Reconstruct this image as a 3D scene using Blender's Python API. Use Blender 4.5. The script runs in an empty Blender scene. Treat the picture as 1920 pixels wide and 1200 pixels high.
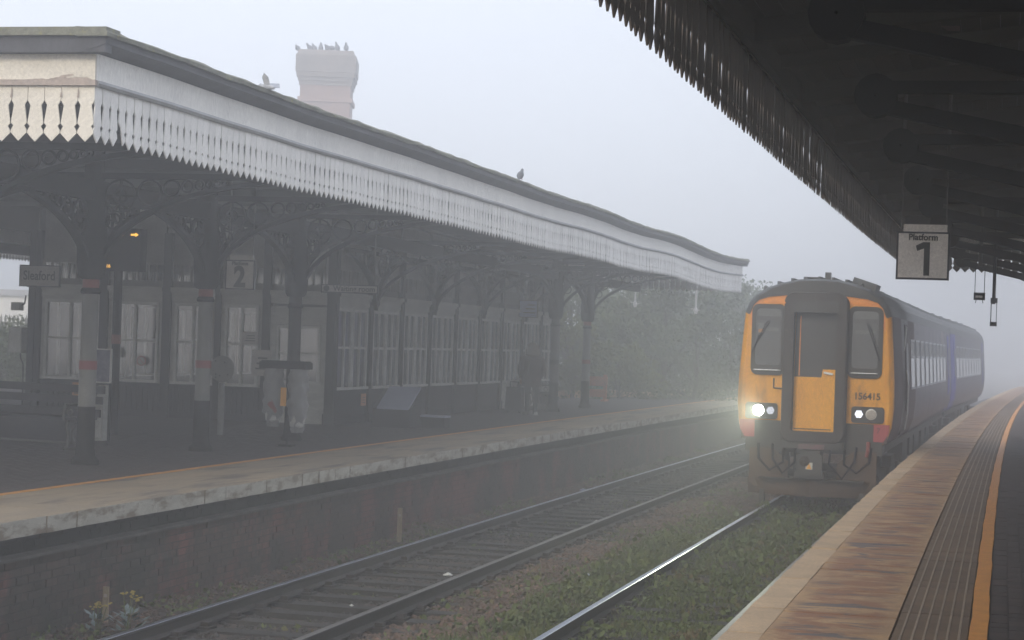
import bpy, math, random
import numpy as np
from mathutils import Vector, Matrix
random.seed(7); rng = np.random.default_rng(7)
scn = bpy.context.scene
PI = math.pi

# ------------------------------------------------------------------ camera, sky, sun, exposure
CZ = 2.686                     # eye height above the rail heads
cam = bpy.data.cameras.new('camera'); camo = bpy.data.objects.new('camera', cam)
scn.collection.objects.link(camo); scn.camera = camo
cam.sensor_width = 36; cam.lens = 3756.3/1920*36
cam.shift_x = 1.37/1920; cam.shift_y = (639.33-600)/1920
cam.clip_start = .1; cam.clip_end = 3000
ROLL = .03473
camo.matrix_world = Matrix.Translation((0, 0, CZ)) @ Matrix.Rotation(PI/2, 4, 'X') @ Matrix.Rotation(ROLL, 4, 'Z')

W = bpy.data.worlds.new('World'); scn.world = W; W.use_nodes = True
nt = W.node_tree; nt.nodes.clear()
sky = nt.nodes.new('ShaderNodeTexSky'); sky.sky_type = 'NISHITA'; sky.sun_disc = False
sky.sun_elevation = math.radians(24); sky.sun_rotation = math.radians(206)
sky.air_density = 1.0; sky.dust_density = .7; sky.ozone_density = 1.6
hsv = nt.nodes.new('ShaderNodeHueSaturation'); hsv.inputs['Saturation'].default_value = .42
bg = nt.nodes.new('ShaderNodeBackground'); bg.inputs['Strength'].default_value = .15
wo = nt.nodes.new('ShaderNodeOutputWorld')
nt.links.new(sky.outputs[0], hsv.inputs['Color'])
# overcast luminance: about twice as bright overhead as at the horizon, tinted by the clear-sky texture
_g = nt.nodes.new('ShaderNodeTexCoord'); _s = nt.nodes.new('ShaderNodeSeparateXYZ'); nt.links.new(_g.outputs['Generated'], _s.inputs[0])
_m = nt.nodes.new('ShaderNodeMath'); _m.operation = 'MULTIPLY_ADD'; _m.use_clamp = False; _m.inputs[1].default_value = 1.2; _m.inputs[2].default_value = 1.0
_x = nt.nodes.new('ShaderNodeMath'); _x.operation = 'MAXIMUM'; _x.inputs[1].default_value = 0.0; nt.links.new(_s.outputs['Z'], _x.inputs[0]); nt.links.new(_x.outputs[0], _m.inputs[0])
_c = nt.nodes.new('ShaderNodeVectorMath'); _c.operation = 'SCALE'; _c.inputs[0].default_value = (2.12, 2.24, 2.56); nt.links.new(_m.outputs[0], _c.inputs['Scale'])
_b = nt.nodes.new('ShaderNodeMix'); _b.data_type = 'RGBA'; _b.inputs[0].default_value = .85
nt.links.new(hsv.outputs[0], _b.inputs[6]); nt.links.new(_c.outputs[0], _b.inputs[7]); nt.links.new(_b.outputs[2], bg.inputs['Color']); nt.links.new(bg.outputs[0], wo.inputs['Surface'])

sl = bpy.data.lights.new('sun', 'SUN'); so = bpy.data.objects.new('sun', sl); scn.collection.objects.link(so)
sl.energy = .8; sl.angle = math.radians(14); sl.color = (1, .88, .7)
_az, _el = math.radians(206), math.radians(24)
_d = Vector((math.sin(_az)*math.cos(_el), math.cos(_az)*math.cos(_el), math.sin(_el)))
so.rotation_euler = (-_d).to_track_quat('-Z', 'Y').to_euler()
scn.view_settings.view_transform = 'Standard'; scn.view_settings.look = 'None'
scn.view_settings.exposure = 1.24; scn.view_settings.gamma = 1; scn.view_settings.use_curve_mapping = False
try:
    scn.cycles.use_denoising = True; scn.cycles.volume_bounces = 4; scn.cycles.max_bounces = 8
    scn.cycles.transparent_max_bounces = 24
except Exception: pass

# ------------------------------------------------------------------ track frame: s along the line, t to the left of platform 1's edge
TH, KK, X0 = .23485, .00041, -1.58777
PZ = .969
def ang(s): return TH+KK*s
def pt(s, t, z=0.0):
    a = TH+KK*s
    return Vector((X0+(math.cos(TH)-math.cos(a))/KK-t*math.cos(a), (math.sin(a)-math.sin(TH))/KK+t*math.sin(a), z))
def phi(s): return PI/2-ang(s)
ROT_READ = (PI/2, 0, -PI/2)     # lettering that faces back along the track

# ------------------------------------------------------------------ materials
MATS = {}
def mat(name, c1, c2=None, rough=.8, scale=2.0, ratio=.5, metal=0.0, bump=0.0, bscale=40., stretch=(1, 1, 1), rnd=0.0, use_uv=False,
        c3=None, s3=6.0, r3=.35, detail=6, spec=.5, soft=.12, alpha=1.0, world=False):
    m = bpy.data.materials.new(name); m.use_nodes = True; n = m.node_tree.nodes; l = m.node_tree.links
    b = n['Principled BSDF']; b.inputs['Roughness'].default_value = rough; b.inputs['Metallic'].default_value = metal
    b.inputs['Specular IOR Level'].default_value = spec
    c2 = c2 or tuple(x*.75 for x in c1)
    tc = n.new('ShaderNodeTexCoord'); mp = n.new('ShaderNodeMapping'); mp.inputs['Scale'].default_value = stretch
    if world:
        geo = n.new('ShaderNodeNewGeometry'); l.new(geo.outputs['Position'], mp.inputs['Vector'])
    else:
        l.new(tc.outputs['UV' if use_uv else 'Object'], mp.inputs['Vector'])
    def noise(sc, det=detail):
        t = n.new('ShaderNodeTexNoise'); t.inputs['Scale'].default_value = sc; t.inputs['Detail'].default_value = det
        t.inputs['Roughness'].default_value = .65; l.new(mp.outputs[0], t.inputs['Vector']); return t
    def thr(t, r, sf):
        mr = n.new('ShaderNodeMapRange'); mr.inputs[1].default_value = r-sf; mr.inputs[2].default_value = r+sf
        mr.clamp = True; l.new(t.outputs['Fac'], mr.inputs[0]); return mr
    def mix(f, a, bb):
        x = n.new('ShaderNodeMix'); x.data_type = 'RGBA'
        if isinstance(f, float): x.inputs[0].default_value = f
        else: l.new(f, x.inputs[0])
        for i, q in ((6, a), (7, bb)):
            if isinstance(q, tuple): x.inputs[i].default_value = (*q, 1)
            else: l.new(q, x.inputs[i])
        return x.outputs[2]
    col = mix(thr(noise(scale), ratio, soft).outputs[0], tuple(c1), tuple(c2))
    if c3: col = mix(thr(noise(s3), 1-r3, .06).outputs[0], col, tuple(c3))
    fine = noise(bscale, 4)
    hs = n.new('ShaderNodeHueSaturation'); l.new(col, hs.inputs['Color'])
    mm = n.new('ShaderNodeMapRange'); mm.inputs[1].default_value = .25; mm.inputs[2].default_value = .75; mm.inputs[3].default_value = .82; mm.inputs[4].default_value = 1.18
    l.new(fine.outputs['Fac'], mm.inputs[0])
    if rnd > 0:
        oi = n.new('ShaderNodeObjectInfo'); r2 = n.new('ShaderNodeMapRange'); r2.inputs[3].default_value = 1-rnd; r2.inputs[4].default_value = 1+rnd
        l.new(oi.outputs['Random'], r2.inputs[0]); mu = n.new('ShaderNodeMath'); mu.operation = 'MULTIPLY'
        l.new(mm.outputs[0], mu.inputs[0]); l.new(r2.outputs[0], mu.inputs[1]); l.new(mu.outputs[0], hs.inputs['Value'])
    else: l.new(mm.outputs[0], hs.inputs['Value'])
    l.new(hs.outputs[0], b.inputs['Base Color'])
    if bump:
        bp = n.new('ShaderNodeBump'); bp.inputs['Strength'].default_value = bump; bp.inputs['Distance'].default_value = .02
        l.new(fine.outputs['Fac'], bp.inputs['Height']); l.new(bp.outputs[0], b.inputs['Normal'])
    MATS[name] = m; return m
def emis(name, col, st):
    m = bpy.data.materials.new(name); m.use_nodes = True; n = m.node_tree.nodes; n.clear()
    e = n.new('ShaderNodeEmission'); e.inputs[0].default_value = (*col, 1); e.inputs[1].default_value = st
    o = n.new('ShaderNodeOutputMaterial'); m.node_tree.links.new(e.outputs[0], o.inputs[0]); return m
def glassm(name, tint=(.85, .9, .9), trans=.7, rough=.03):
    m = bpy.data.materials.new(name); m.use_nodes = True; n = m.node_tree.nodes; l = m.node_tree.links; n.clear()
    t = n.new('ShaderNodeBsdfTransparent'); t.inputs[0].default_value = (*tint, 1)
    g = n.new('ShaderNodeBsdfGlossy'); g.inputs['Roughness'].default_value = rough; g.inputs[0].default_value = (.9, .9, .9, 1)
    fr = n.new('ShaderNodeFresnel'); fr.inputs[0].default_value = 1.6
    x = n.new('ShaderNodeMixShader'); l.new(fr.outputs[0], x.inputs[0]); l.new(t.outputs[0], x.inputs[1]); l.new(g.outputs[0], x.inputs[2])
    d = n.new('ShaderNodeBsdfDiffuse'); d.inputs[0].default_value = (.3, .3, .3, 1)
    x2 = n.new('ShaderNodeMixShader'); x2.inputs[0].default_value = 1-trans; l.new(x.outputs[0], x2.inputs[1]); l.new(d.outputs[0], x2.inputs[2])
    o = n.new('ShaderNodeOutputMaterial'); l.new(x2.outputs[0], o.inputs[0]); return m

M_white = mat('weathered_white_paint', (.8, .78, .73), (.72, .7, .66), .6, 1.3, .55, c3=(.36, .34, .31), s3=5, r3=.2, bump=.15, stretch=(1, 1, .35), rnd=.05)
M_whiteb = mat('white_boards', (.8, .78, .74), (.72, .7, .66), .6, 3, .5, c3=(.4, .38, .34), s3=11, r3=.23, bump=.15, stretch=(1, 1, .3), rnd=.07)
M_cream = mat('sun_warmed_end_paint', (.66, .62, .54), (.58, .54, .46), .6, 2, .5, c3=(.36, .3, .24), s3=7, r3=.24, bump=.2, rnd=.05)  # near-end boards: warm low sunlight put into their cream tint
M_bead = mat('grey_white_moulding', (.4, .4, .41), (.32, .32, .33), .6, 2)
M_peel = mat('bare_peeling_wood', (.42, .35, .3), (.3, .25, .22), .8, 9, bump=.6)
M_moss = mat('mossy_lead_edge', (.13, .13, .1), (.2, .2, .15), .95, 6, c3=(.25, .23, .06), s3=9, r3=.35, bump=.9, bscale=25)
M_cornice = mat('dark_cornice', (.075, .075, .085), (.05, .05, .055), .8, 3, bump=.2, stretch=(1, 1, .5))
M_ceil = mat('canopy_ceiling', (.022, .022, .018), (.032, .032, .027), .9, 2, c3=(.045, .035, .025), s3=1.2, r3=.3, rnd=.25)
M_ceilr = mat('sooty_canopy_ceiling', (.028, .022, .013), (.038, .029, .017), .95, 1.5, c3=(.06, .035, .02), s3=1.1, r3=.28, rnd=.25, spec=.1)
M_iron = mat('dark_ironwork', (.008, .009, .012), (.012, .012, .014), .9, 4, spec=.1)
M_ironr = mat('black_ironwork', (.005, .005, .007), (.008, .008, .009), .9, 4, spec=.05)
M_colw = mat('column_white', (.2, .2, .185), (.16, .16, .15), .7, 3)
M_colg = mat('column_grey', (.1, .1, .095), (.08, .08, .075), .8, 3)
M_colb = mat('column_black', (.012, .012, .013), (.018, .018, .018), .8, 3, spec=.15)
M_red = mat('red_band', (.26, .06, .045), (.2, .05, .04), .6, 5)
M_brown = mat('dark_pilaster_paint', (.018, .016, .018), (.025, .022, .023), .85, 3)
M_dado = mat('dark_dado_boards', (.016, .016, .02), (.025, .023, .027), .9, 3, rnd=.15)
M_wframe = mat('window_frame_paint', (.62, .62, .58), (.52, .52, .48), .6, 3)
M_archit = mat('architrave_paint', (.52, .52, .47), (.42, .42, .38), .7, 3, stretch=(1, 1, 3))
M_panel = mat('upper_panel', (.3, .3, .27), (.23, .23, .21), .8, 2)
M_glass = glassm('window_glass', (.985, .99, 1), .99)
M_glassd = glassm('dusty_glass', (.45, .47, .5), .72)
M_inner = mat('room_interior', (.16, .15, .13), (.1, .1, .09), .9, 2)
M_cope = mat('coping_slab', (.43, .28, .155), (.32, .215, .13), .75, 2.2, .5, c3=(.19, .095, .05), s3=1.1, r3=.45, bump=.35, bscale=30, stretch=(2.6, .8, 1), rnd=.1, use_uv=True, detail=10)
M_cope2 = mat('pale_edge_stone', (.52, .37, .22), (.42, .3, .18), .75, 3, c3=(.28, .18, .11), s3=7, r3=.3, bump=.4, rnd=.08, use_uv=True)
M_edgeW = mat('flaking_white_edge_paint', (.42, .4, .34), (.34, .32, .27), .7, 3, c3=(.19, .15, .105), s3=2.6, r3=.46, bump=.3, use_uv=True, stretch=(1, 1, 1))
M_copeL = mat('far_coping_slab', (.27, .21, .135), (.21, .17, .12), .85, 1.2, .5, c3=(.1, .085, .07), s3=.8, r3=.43, bump=.3, bscale=30, stretch=(.6, 3, 1), rnd=.06, use_uv=True, detail=10)
M_tac = mat('ribbed_paving', (.16, .105, .06), (.12, .08, .05), .8, 2, spec=.2, bump=.3, rnd=.12, use_uv=True)
M_rib = mat('ribbed_paving_ridge', (.28, .2, .12), (.2, .145, .09), .6, 6, rnd=.1)
M_yel = mat('yellow_line_paint', (.66, .27, .02), (.55, .21, .02), .6, 5, c3=(.3, .17, .06), s3=9, r3=.3, bump=.2, use_uv=True)
M_yel2 = mat('worn_yellow_line', (.55, .24, .03), (.42, .19, .03), .7, 5, c3=(.14, .1, .06), s3=5, r3=.35, use_uv=True)
M_paver = mat('dark_pavers', (.04, .028, .023), (.055, .036, .028), .8, 2, c3=(.075, .042, .03), s3=3, r3=.35, bump=.5, rnd=.3, use_uv=True, spec=.2)
M_paverL = mat('dark_far_pavers', (.028, .024, .023), (.04, .032, .03), .85, 2, c3=(.06, .035, .03), s3=3, r3=.3, bump=.4, rnd=.25, use_uv=True)
M_brick = mat('sooty_bricks', (.036, .032, .025), (.065, .038, .029), .9, .7, .5, c3=(.15, .052, .042), s3=.9, r3=.46, bump=.5, bscale=20, rnd=.3, world=True, detail=8)
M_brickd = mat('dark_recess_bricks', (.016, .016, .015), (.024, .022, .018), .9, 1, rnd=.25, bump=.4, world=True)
M_mortar = mat('mortar', (.022, .02, .017), (.032, .028, .024), .95, 4, bump=.5, world=True)
M_ledge = mat('stone_ledge', (.09, .083, .07), (.05, .046, .04), .9, 3, bump=.4, world=True)
M_ballast = mat('ballast_bed', (.07, .046, .033), (.045, .034, .025), .95, 1.2, c3=(.075, .05, .036), s3=5, r3=.4, bump=.9, bscale=60, world=True)
M_stone = mat('ballast_stones', (.12, .075, .05), (.065, .046, .034), .9, 1.6, .5, c3=(.26, .15, .1), s3=8, r3=.38, world=True)
M_oily = mat('oily_ballast_stones', (.03, .028, .025), (.045, .04, .034), .9, 1.5, world=True)
M_sleeper = mat('old_sleeper', (.022, .02, .017), (.036, .032, .028), .9, 6, stretch=(6, 1, 1), rnd=.25, bump=.4)
M_railside = mat('rusty_rail', (.018, .014, .012), (.03, .021, .016), .85, 5)
M_railtop = mat('polished_rail', (.5, .53, .6), (.42, .45, .52), .3, 2, metal=1)
M_railtop2 = mat('dull_rail_head', (.16, .15, .14), (.12, .11, .1), .5, 2, metal=.6)
M_grass = mat('weeds', (.06, .09, .02), (.095, .12, .028), .8, 1.0, .5, c3=(.13, .085, .04), s3=1.8, r3=.4, world=True)
M_weed2 = mat('low_weed_leaves', (.07, .1, .026), (.115, .13, .036), .8, 1.3, c3=(.13, .09, .045), s3=2.2, r3=.32, world=True)
M_leafA = mat('tree_leaves', (.085, .11, .055), (.115, .135, .07), .9, .5, world=True)
M_leafB = mat('yellowing_leaves', (.16, .17, .045), (.1, .12, .035), .8, .6, world=True)
M_bark = mat('bark', (.06, .05, .04), (.09, .075, .06), .9, 5, bump=.6)
M_chim = mat('chimney_bricks', (.3, .2, .16), (.25, .17, .14), .9, 2, bump=.3, rnd=.15)
M_chimd = mat('chimney_sooted_bricks', (.17, .15, .135), (.22, .19, .165), .9, 2, bump=.3, rnd=.1)
M_slate = mat('roof_slates', (.06, .06, .065), (.08, .08, .085), .8, 3)
M_bird = mat('pigeon_feathers', (.09, .095, .11), (.14, .145, .16), .8, 12)
M_birdw = mat('pale_feathers', (.4, .41, .43), (.26, .27, .3), .8, 12)
M_sign = mat('sign_face', (.75, .7, .64), (.68, .63, .58), .5, 3)
M_sign2 = mat('sign_face_far', (.42, .4, .36), (.36, .34, .32), .5, 3)
M_signb = mat('sign_frame', (.02, .022, .035), (.03, .03, .04), .5, 3)
M_ink = mat('sign_ink', (.02, .02, .02), (.025, .025, .025), .6, 3)
M_tube = mat('hanger_tube', (.12, .11, .1), (.09, .085, .08), .6, 5)
M_fyel = mat('warning_yellow_paint', (.8, .37, .0), (.68, .29, .0), .5, 1.3, c3=(.4, .18, .02), s3=2.5, r3=.4, bump=.12, stretch=(1, 1, .35), detail=10)
M_forn = mat('faded_orange_trim', (.78, .27, .01), (.66, .21, .01), .5, 3, c3=(.38, .12, .03), s3=6, r3=.3)
M_tblk = mat('train_black', (.022, .022, .02), (.034, .032, .028), .5, 3, c3=(.05, .045, .035), s3=8, r3=.3)
M_rubber = mat('gangway_rubber', (.035, .03, .026), (.05, .043, .036), .75, 4, c3=(.085, .07, .055), s3=9, r3=.35, bump=.2)
M_troof = mat('train_roof', (.075, .08, .085), (.055, .058, .06), .55, 1.5, c3=(.11, .105, .1), s3=4, r3=.3)
M_side = mat('side_paint_and_reflections', (.02, .019, .045), (.1, .095, .12), .4, 1.1, .5, c3=(.24, .18, .15), s3=1.3, r3=.36, spec=.25, stretch=(2.4, 1, .35), soft=.08)  # livery colours, with upright reflection streaks put in as stretched noise
M_maroon = mat('cab_side_maroon', (.05, .022, .036), (.065, .03, .045), .6, 2, c3=(.1, .07, .09), s3=3, r3=.3, spec=.2)
M_blue = mat('end_blue_paint', (.08, .08, .34), (.06, .06, .26), .5, 2)
M_pink = mat('red_valance_paint', (.36, .05, .05), (.3, .04, .05), .5, 3)
M_under = mat('underframe_grime', (.03, .026, .02), (.045, .036, .026), .85, 3, bump=.3)
M_plough = mat('rusty_skirt', (.055, .036, .022), (.09, .05, .024), .8, 2, c3=(.14, .065, .02), s3=3, r3=.3)
M_twin = glassm('train_glass', (.6, .62, .63), .99)
M_chrome = mat('bright_metal', (.6, .6, .58), (.5, .5, .48), .35, 4, metal=.8)
M_tframe = mat('window_rubber_white', (.45, .47, .5), (.38, .4, .42), .5, 4)
M_cabin = mat('cab_interior', (.14, .15, .16), (.09, .095, .1), .8, 2)
M_door = mat('gangway_door_glass', (.025, .026, .026), (.035, .035, .034), .35, 2)
M_hl = emis('headlight_lens_lit', (.93, 1, .85), 30)
M_led = emis('led_white', (.85, .88, 1), 2)
M_led2 = emis('led_dim', (.85, .88, 1), .8)
M_amber = emis('amber_leds', (1, .5, .06), .8)
M_lensoff = mat('unlit_lens', (.45, .42, .36), (.35, .32, .28), .15, 6)
M_litter = mat('pale_litter', (.5, .5, .46), (.4, .4, .38), .8, 8)
M_wood = mat('stake_wood', (.3, .23, .14), (.22, .17, .1), .9, 7, stretch=(4, 4, 1))
M_bench = mat('bench_slats', (.025, .025, .028), (.035, .035, .038), .6, 4)
M_benchi = mat('bench_cast_iron', (.1, .1, .085), (.075, .075, .065), .7, 4)
M_bag = glassm('clear_rubbish_bag', (.85, .85, .85), .25, .3)
M_coat = mat('maroon_coat', (.04, .012, .014), (.03, .01, .012), 1.0, 6, bump=.5, bscale=12)
M_fur = mat('fur_hood', (.2, .16, .11), (.12, .095, .065), 1, 25, bump=1)
M_trous = mat('dark_trousers', (.016, .018, .024), (.022, .023, .03), .9, 6)
M_skin = mat('skin', (.4, .25, .19), (.38, .23, .17), .6, 8)
M_orange = mat('orange_plastic', (.55, .2, .08), (.45, .16, .07), .6, 4)
M_terr = mat('haze_ground', (.16, .155, .13), (.12, .12, .09), .95, .2, world=True)

def stain_slabs():
    m = bpy.data.materials.new('stained_coping_slab'); m.use_nodes = True; n = m.node_tree.nodes; l = m.node_tree.links; b = n['Principled BSDF']; b.inputs['Roughness'].default_value = .7
    uv = n.new('ShaderNodeTexCoord'); sp = n.new('ShaderNodeSeparateXYZ'); l.new(uv.outputs['UV'], sp.inputs[0])
    def noi(sx, sy, det=9, off=0.0):
        mp = n.new('ShaderNodeMapping'); mp.inputs['Scale'].default_value = (sx, sy, 1); mp.inputs['Location'].default_value = (off, off, 0); l.new(uv.outputs['UV'], mp.inputs[0])
        t = n.new('ShaderNodeTexNoise'); t.inputs['Scale'].default_value = 1; t.inputs['Detail'].default_value = det; t.inputs['Roughness'].default_value = .68; t.inputs['Distortion'].default_value = .6; l.new(mp.outputs[0], t.inputs[0]); return t.outputs['Fac']
    def mr(src, a, b_, c=0., d=1.):
        x = n.new('ShaderNodeMapRange'); x.interpolation_type = 'SMOOTHSTEP'; x.inputs[1].default_value = a; x.inputs[2].default_value = b_; x.inputs[3].default_value = c; x.inputs[4].default_value = d; l.new(src, x.inputs[0]); return x.outputs[0]
    def mul(a, c):
        x = n.new('ShaderNodeMath'); x.operation = 'MULTIPLY'; l.new(a, x.inputs[0]); l.new(c, x.inputs[1]); return x.outputs[0]
    def mix(f, a, c):
        x = n.new('ShaderNodeMix'); x.data_type = 'RGBA'; l.new(f, x.inputs[0])
        for i, q in ((6, a), (7, c)):
            if isinstance(q, tuple): x.inputs[i].default_value = (*q, 1)
            else: l.new(q, x.inputs[i])
        return x.outputs[2]
    wv = n.new('ShaderNodeMath'); wv.operation = 'MULTIPLY_ADD'; l.new(noi(3, 1), wv.inputs[0]); wv.inputs[1].default_value = .22; l.new(sp.outputs['Y'], wv.inputs[2])   # wandering margins
    mask = mul(mr(wv.outputs[0], -.86, -.72), mr(wv.outputs[0], -.14, -.24))
    col = mix(mr(noi(2, 2), .4, .6), (.41, .25, .115), (.31, .185, .09))
    col = mix(mul(mr(noi(3.2, 1.7, 12), .44, .56), mask), col, (.25, .11, .045))
    col = mix(mul(mr(noi(5.0, 1.5, 12, 7.3), .53, .6), mask), col, (.095, .08, .075))
    col = mix(mr(noi(8, 4, 10, 3.1), .6, .66), col, (.17, .125, .085))
    col = mix(mr(noi(60, 60, 3, 1.), .3, .7), col, col) if False else col
    hs = n.new('ShaderNodeHueSaturation'); l.new(col, hs.inputs['Color']); l.new(mr(noi(70, 45, 4), .25, .75, .8, 1.2), hs.inputs['Value']); l.new(hs.outputs[0], b.inputs['Base Color'])
    bp = n.new('ShaderNodeBump'); bp.inputs['Strength'].default_value = .5; bp.inputs['Distance'].default_value = .015; l.new(noi(30, 18, 6), bp.inputs['Height']); l.new(bp.outputs[0], b.inputs['Normal'])
    return m
M_stain = stain_slabs()

# ------------------------------------------------------------------ mesh builder
class MB:
    def __init__(s): s.v = []; s.f = []; s.m = []; s.uv = {}
    def add(s, vs, fs, mi=0):
        o = len(s.v); s.v += [tuple(v) for v in vs]; s.f += [tuple(i+o for i in f) for f in fs]; s.m += [mi]*len(fs); return s
    def box(s, c, d, mi=0, rz=0.0, M=None, taper=1.0):
        x, y, z = d[0]/2, d[1]/2, d[2]/2
        vs = [Vector((a*x*(taper if cc > 0 else 1), b*y*(taper if cc > 0 else 1), cc*z)) for a in (-1, 1) for b in (-1, 1) for cc in (-1, 1)]
        if rz: R = Matrix.Rotation(rz, 3, 'Z'); vs = [R @ v for v in vs]
        if M: vs = [M @ v for v in vs]
        vs = [v+Vector(c) for v in vs]
        return s.add(vs, [(0, 1, 3, 2), (4, 6, 7, 5), (0, 4, 5, 1), (2, 3, 7, 6), (0, 2, 6, 4), (1, 5, 7, 3)], mi)
    def bx(s, x0, x1, y0, y1, z0, z1, mi=0): return s.box(((x0+x1)/2, (y0+y1)/2, (z0+z1)/2), (abs(x1-x0), abs(y1-y0), abs(z1-z0)), mi)
    def tube(s, pts, r, n=8, mi=0, cap=True):
        pts = [Vector(p) for p in pts]; rs = r if isinstance(r, (list, tuple)) else [r]*len(pts); vs = []; fs = []
        for i, p in enumerate(pts):
            d = (pts[min(i+1, len(pts)-1)]-pts[max(i-1, 0)]).normalized()
            u = d.orthogonal().normalized() if i == 0 else (u-d*u.dot(d)).normalized()
            w = d.cross(u)
            for k in range(n):
                a = 2*PI*k/n; vs.append(p+(u*math.cos(a)+w*math.sin(a))*rs[i])
        for i in range(len(pts)-1):
            for k in range(n): fs.append((i*n+k, i*n+(k+1) % n, (i+1)*n+(k+1) % n, (i+1)*n+k))
        if cap: fs.append(tuple(range(n))[::-1]); fs.append(tuple((len(pts)-1)*n+k for k in range(n)))
        return s.add(vs, fs, mi)
    def lathe(s, prof, c=(0, 0, 0), n=16, mi=0, M=None):
        vs = []; fs = []
        for r, z in prof:
            for k in range(n):
                v = Vector((r*math.cos(2*PI*k/n), r*math.sin(2*PI*k/n), z)); vs.append((M @ v if M else v)+Vector(c))
        for i in range(len(prof)-1):
            for k in range(n): fs.append((i*n+k, i*n+(k+1) % n, (i+1)*n+(k+1) % n, (i+1)*n+k))
        fs.append(tuple(range(n))[::-1]); fs.append(tuple((len(prof)-1)*n+k for k in range(n)))
        return s.add(vs, fs, mi)
    def prism(s, poly, d0, d1, fn, mi=0):           # poly in 2-D, fn(u, v, d) -> 3-D
        n = len(poly); vs = [fn(u, v, d0) for u, v in poly]+[fn(u, v, d1) for u, v in poly]
        fs = [tuple(range(n))[::-1], tuple(range(n, 2*n))]+[(i, (i+1) % n, n+(i+1) % n, n+i) for i in range(n)]
        return s.add(vs, fs, mi)
    def ring(s, c, r, w, dep, fn, n=16, mi=0):       # flat iron ring
        vs = []; fs = []
        for k in range(n):
            a = 2*PI*k/n
            for rr in (r, r-w):
                for d in (-dep/2, dep/2): vs.append(fn(c[0]+rr*math.cos(a), c[1]+rr*math.sin(a), d))
        for k in range(n):
            a, b = 4*k, 4*((k+1) % n)
            fs += [(a, b, b+1, a+1), (a+3, b+3, b+2, a+2), (a+2, b+2, b, a), (a+1, b+1, b+3, a+3)]
        return s.add(vs, fs, mi)
    def strip(s, s0, s1, prof, ds=1.0, mi=0, closed=True, tw=None, cap=True, zf=None):   # profile [(t,z)] swept along the line
        n = max(1, int(round((s1-s0)/ds))); P = len(prof); vs = []; fs = []; uvs = []
        for i in range(n+1):
            q = s0+(s1-s0)*i/n; o = tw(q) if tw else 0; zo = zf(q) if zf else 0
            for t, z in prof: vs.append(pt(q, t+o, z+zo)); uvs.append((q, t+z*.5))
        for i in range(n):
            for k in range(P if closed else P-1):
                a = i*P+k; b = i*P+(k+1) % P; fs.append((a, b, b+P, a+P))
        if closed and cap: fs.append(tuple(range(P))); fs.append(tuple(n*P+k for k in range(P))[::-1])
        o = len(s.v)
        for i, u in enumerate(uvs): s.uv[o+i] = u
        return s.add(vs, fs, mi)
    def build(s, name, mats, parent=None, smooth=False, off=None):
        me = bpy.data.meshes.new(name); vs = s.v
        if off is not None: vs = [(v[0]-off[0], v[1]-off[1], v[2]-off[2]) for v in vs]
        me.from_pydata(vs, [], s.f)
        for m in (mats if isinstance(mats, (list, tuple)) else [mats]): me.materials.append(m)
        if max(s.m or [0]) > 0: me.polygons.foreach_set('material_index', s.m)
        if s.uv:
            ul = me.uv_layers.new(name='UVMap'); vi = np.empty(len(me.loops), int); me.loops.foreach_get('vertex_index', vi)
            arr = np.zeros((len(s.v), 2)); 
            for k, u in s.uv.items(): arr[k] = u
            ul.data.foreach_set('uv', arr[vi].ravel())
        import bmesh
        bm = bmesh.new(); bm.from_mesh(me); bmesh.ops.recalc_face_normals(bm, faces=bm.faces); bm.to_mesh(me); bm.free()
        if smooth: me.polygons.foreach_set('use_smooth', [True]*len(me.polygons)); me.set_sharp_from_angle(angle=math.radians(40))
        ob = bpy.data.objects.new(name, me); scn.collection.objects.link(ob)
        if parent: ob.parent = parent
        return ob
def quads(name, V, F, m, parent=None):                 # numpy mesh: V (n,3), F (k,3 or 4)
    me = bpy.data.meshes.new(name); k = F.shape[1]
    me.vertices.add(len(V)); me.vertices.foreach_set('co', V.astype(np.float32).ravel())
    me.loops.add(F.size); me.loops.foreach_set('vertex_index', F.astype(np.int32).ravel())
    me.polygons.add(len(F)); me.polygons.foreach_set('loop_start', np.arange(0, F.size, k, dtype=np.int32))
    me.update(); me.validate()
    for q in (m if isinstance(m, (list, tuple)) else [m]): me.materials.append(q)
    ob = bpy.data.objects.new(name, me); scn.collection.objects.link(ob)
    if parent: ob.parent = parent
    return ob
def thing(name, label, cat, loc=(0, 0, 0), rz=0.0, group=None):
    o = bpy.data.objects.new(name, None); scn.collection.objects.link(o); o.location = loc; o.rotation_euler = (0, 0, rz)
    o.empty_display_size = .2; return tag(o, label, cat, group)
def tag(o, label, cat, group=None):
    o['label'] = label; o['category'] = cat
    if group: o['group'] = group
    return o
def struct(o, label, cat): o['kind'] = 'structure'; o['label'] = label; o['category'] = cat; return o
def stuff(o, label=None, cat=None):
    o['kind'] = 'stuff'
    if label: o['label'] = label; o['category'] = cat
    return o
def inst(name, src, parent, loc, rz=0.0, scale=None, rot=None):
    o = bpy.data.objects.new(name, src if isinstance(src, bpy.types.Mesh) else src.data); scn.collection.objects.link(o)
    o.parent = parent; o.location = loc; o.rotation_euler = rot if rot else (0, 0, rz)
    if scale: o.scale = scale
    return o
def copy_tree(o, parent=None):
    c = o.copy(); scn.collection.objects.link(c); c.parent = parent
    for ch in o.children: copy_tree(ch, c)
    return c
def sthing(name, label, cat, s, t, z, group=None, turn=0.0): return thing(name, label, cat, pt(s, t, z), phi(s)+turn, group)
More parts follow.
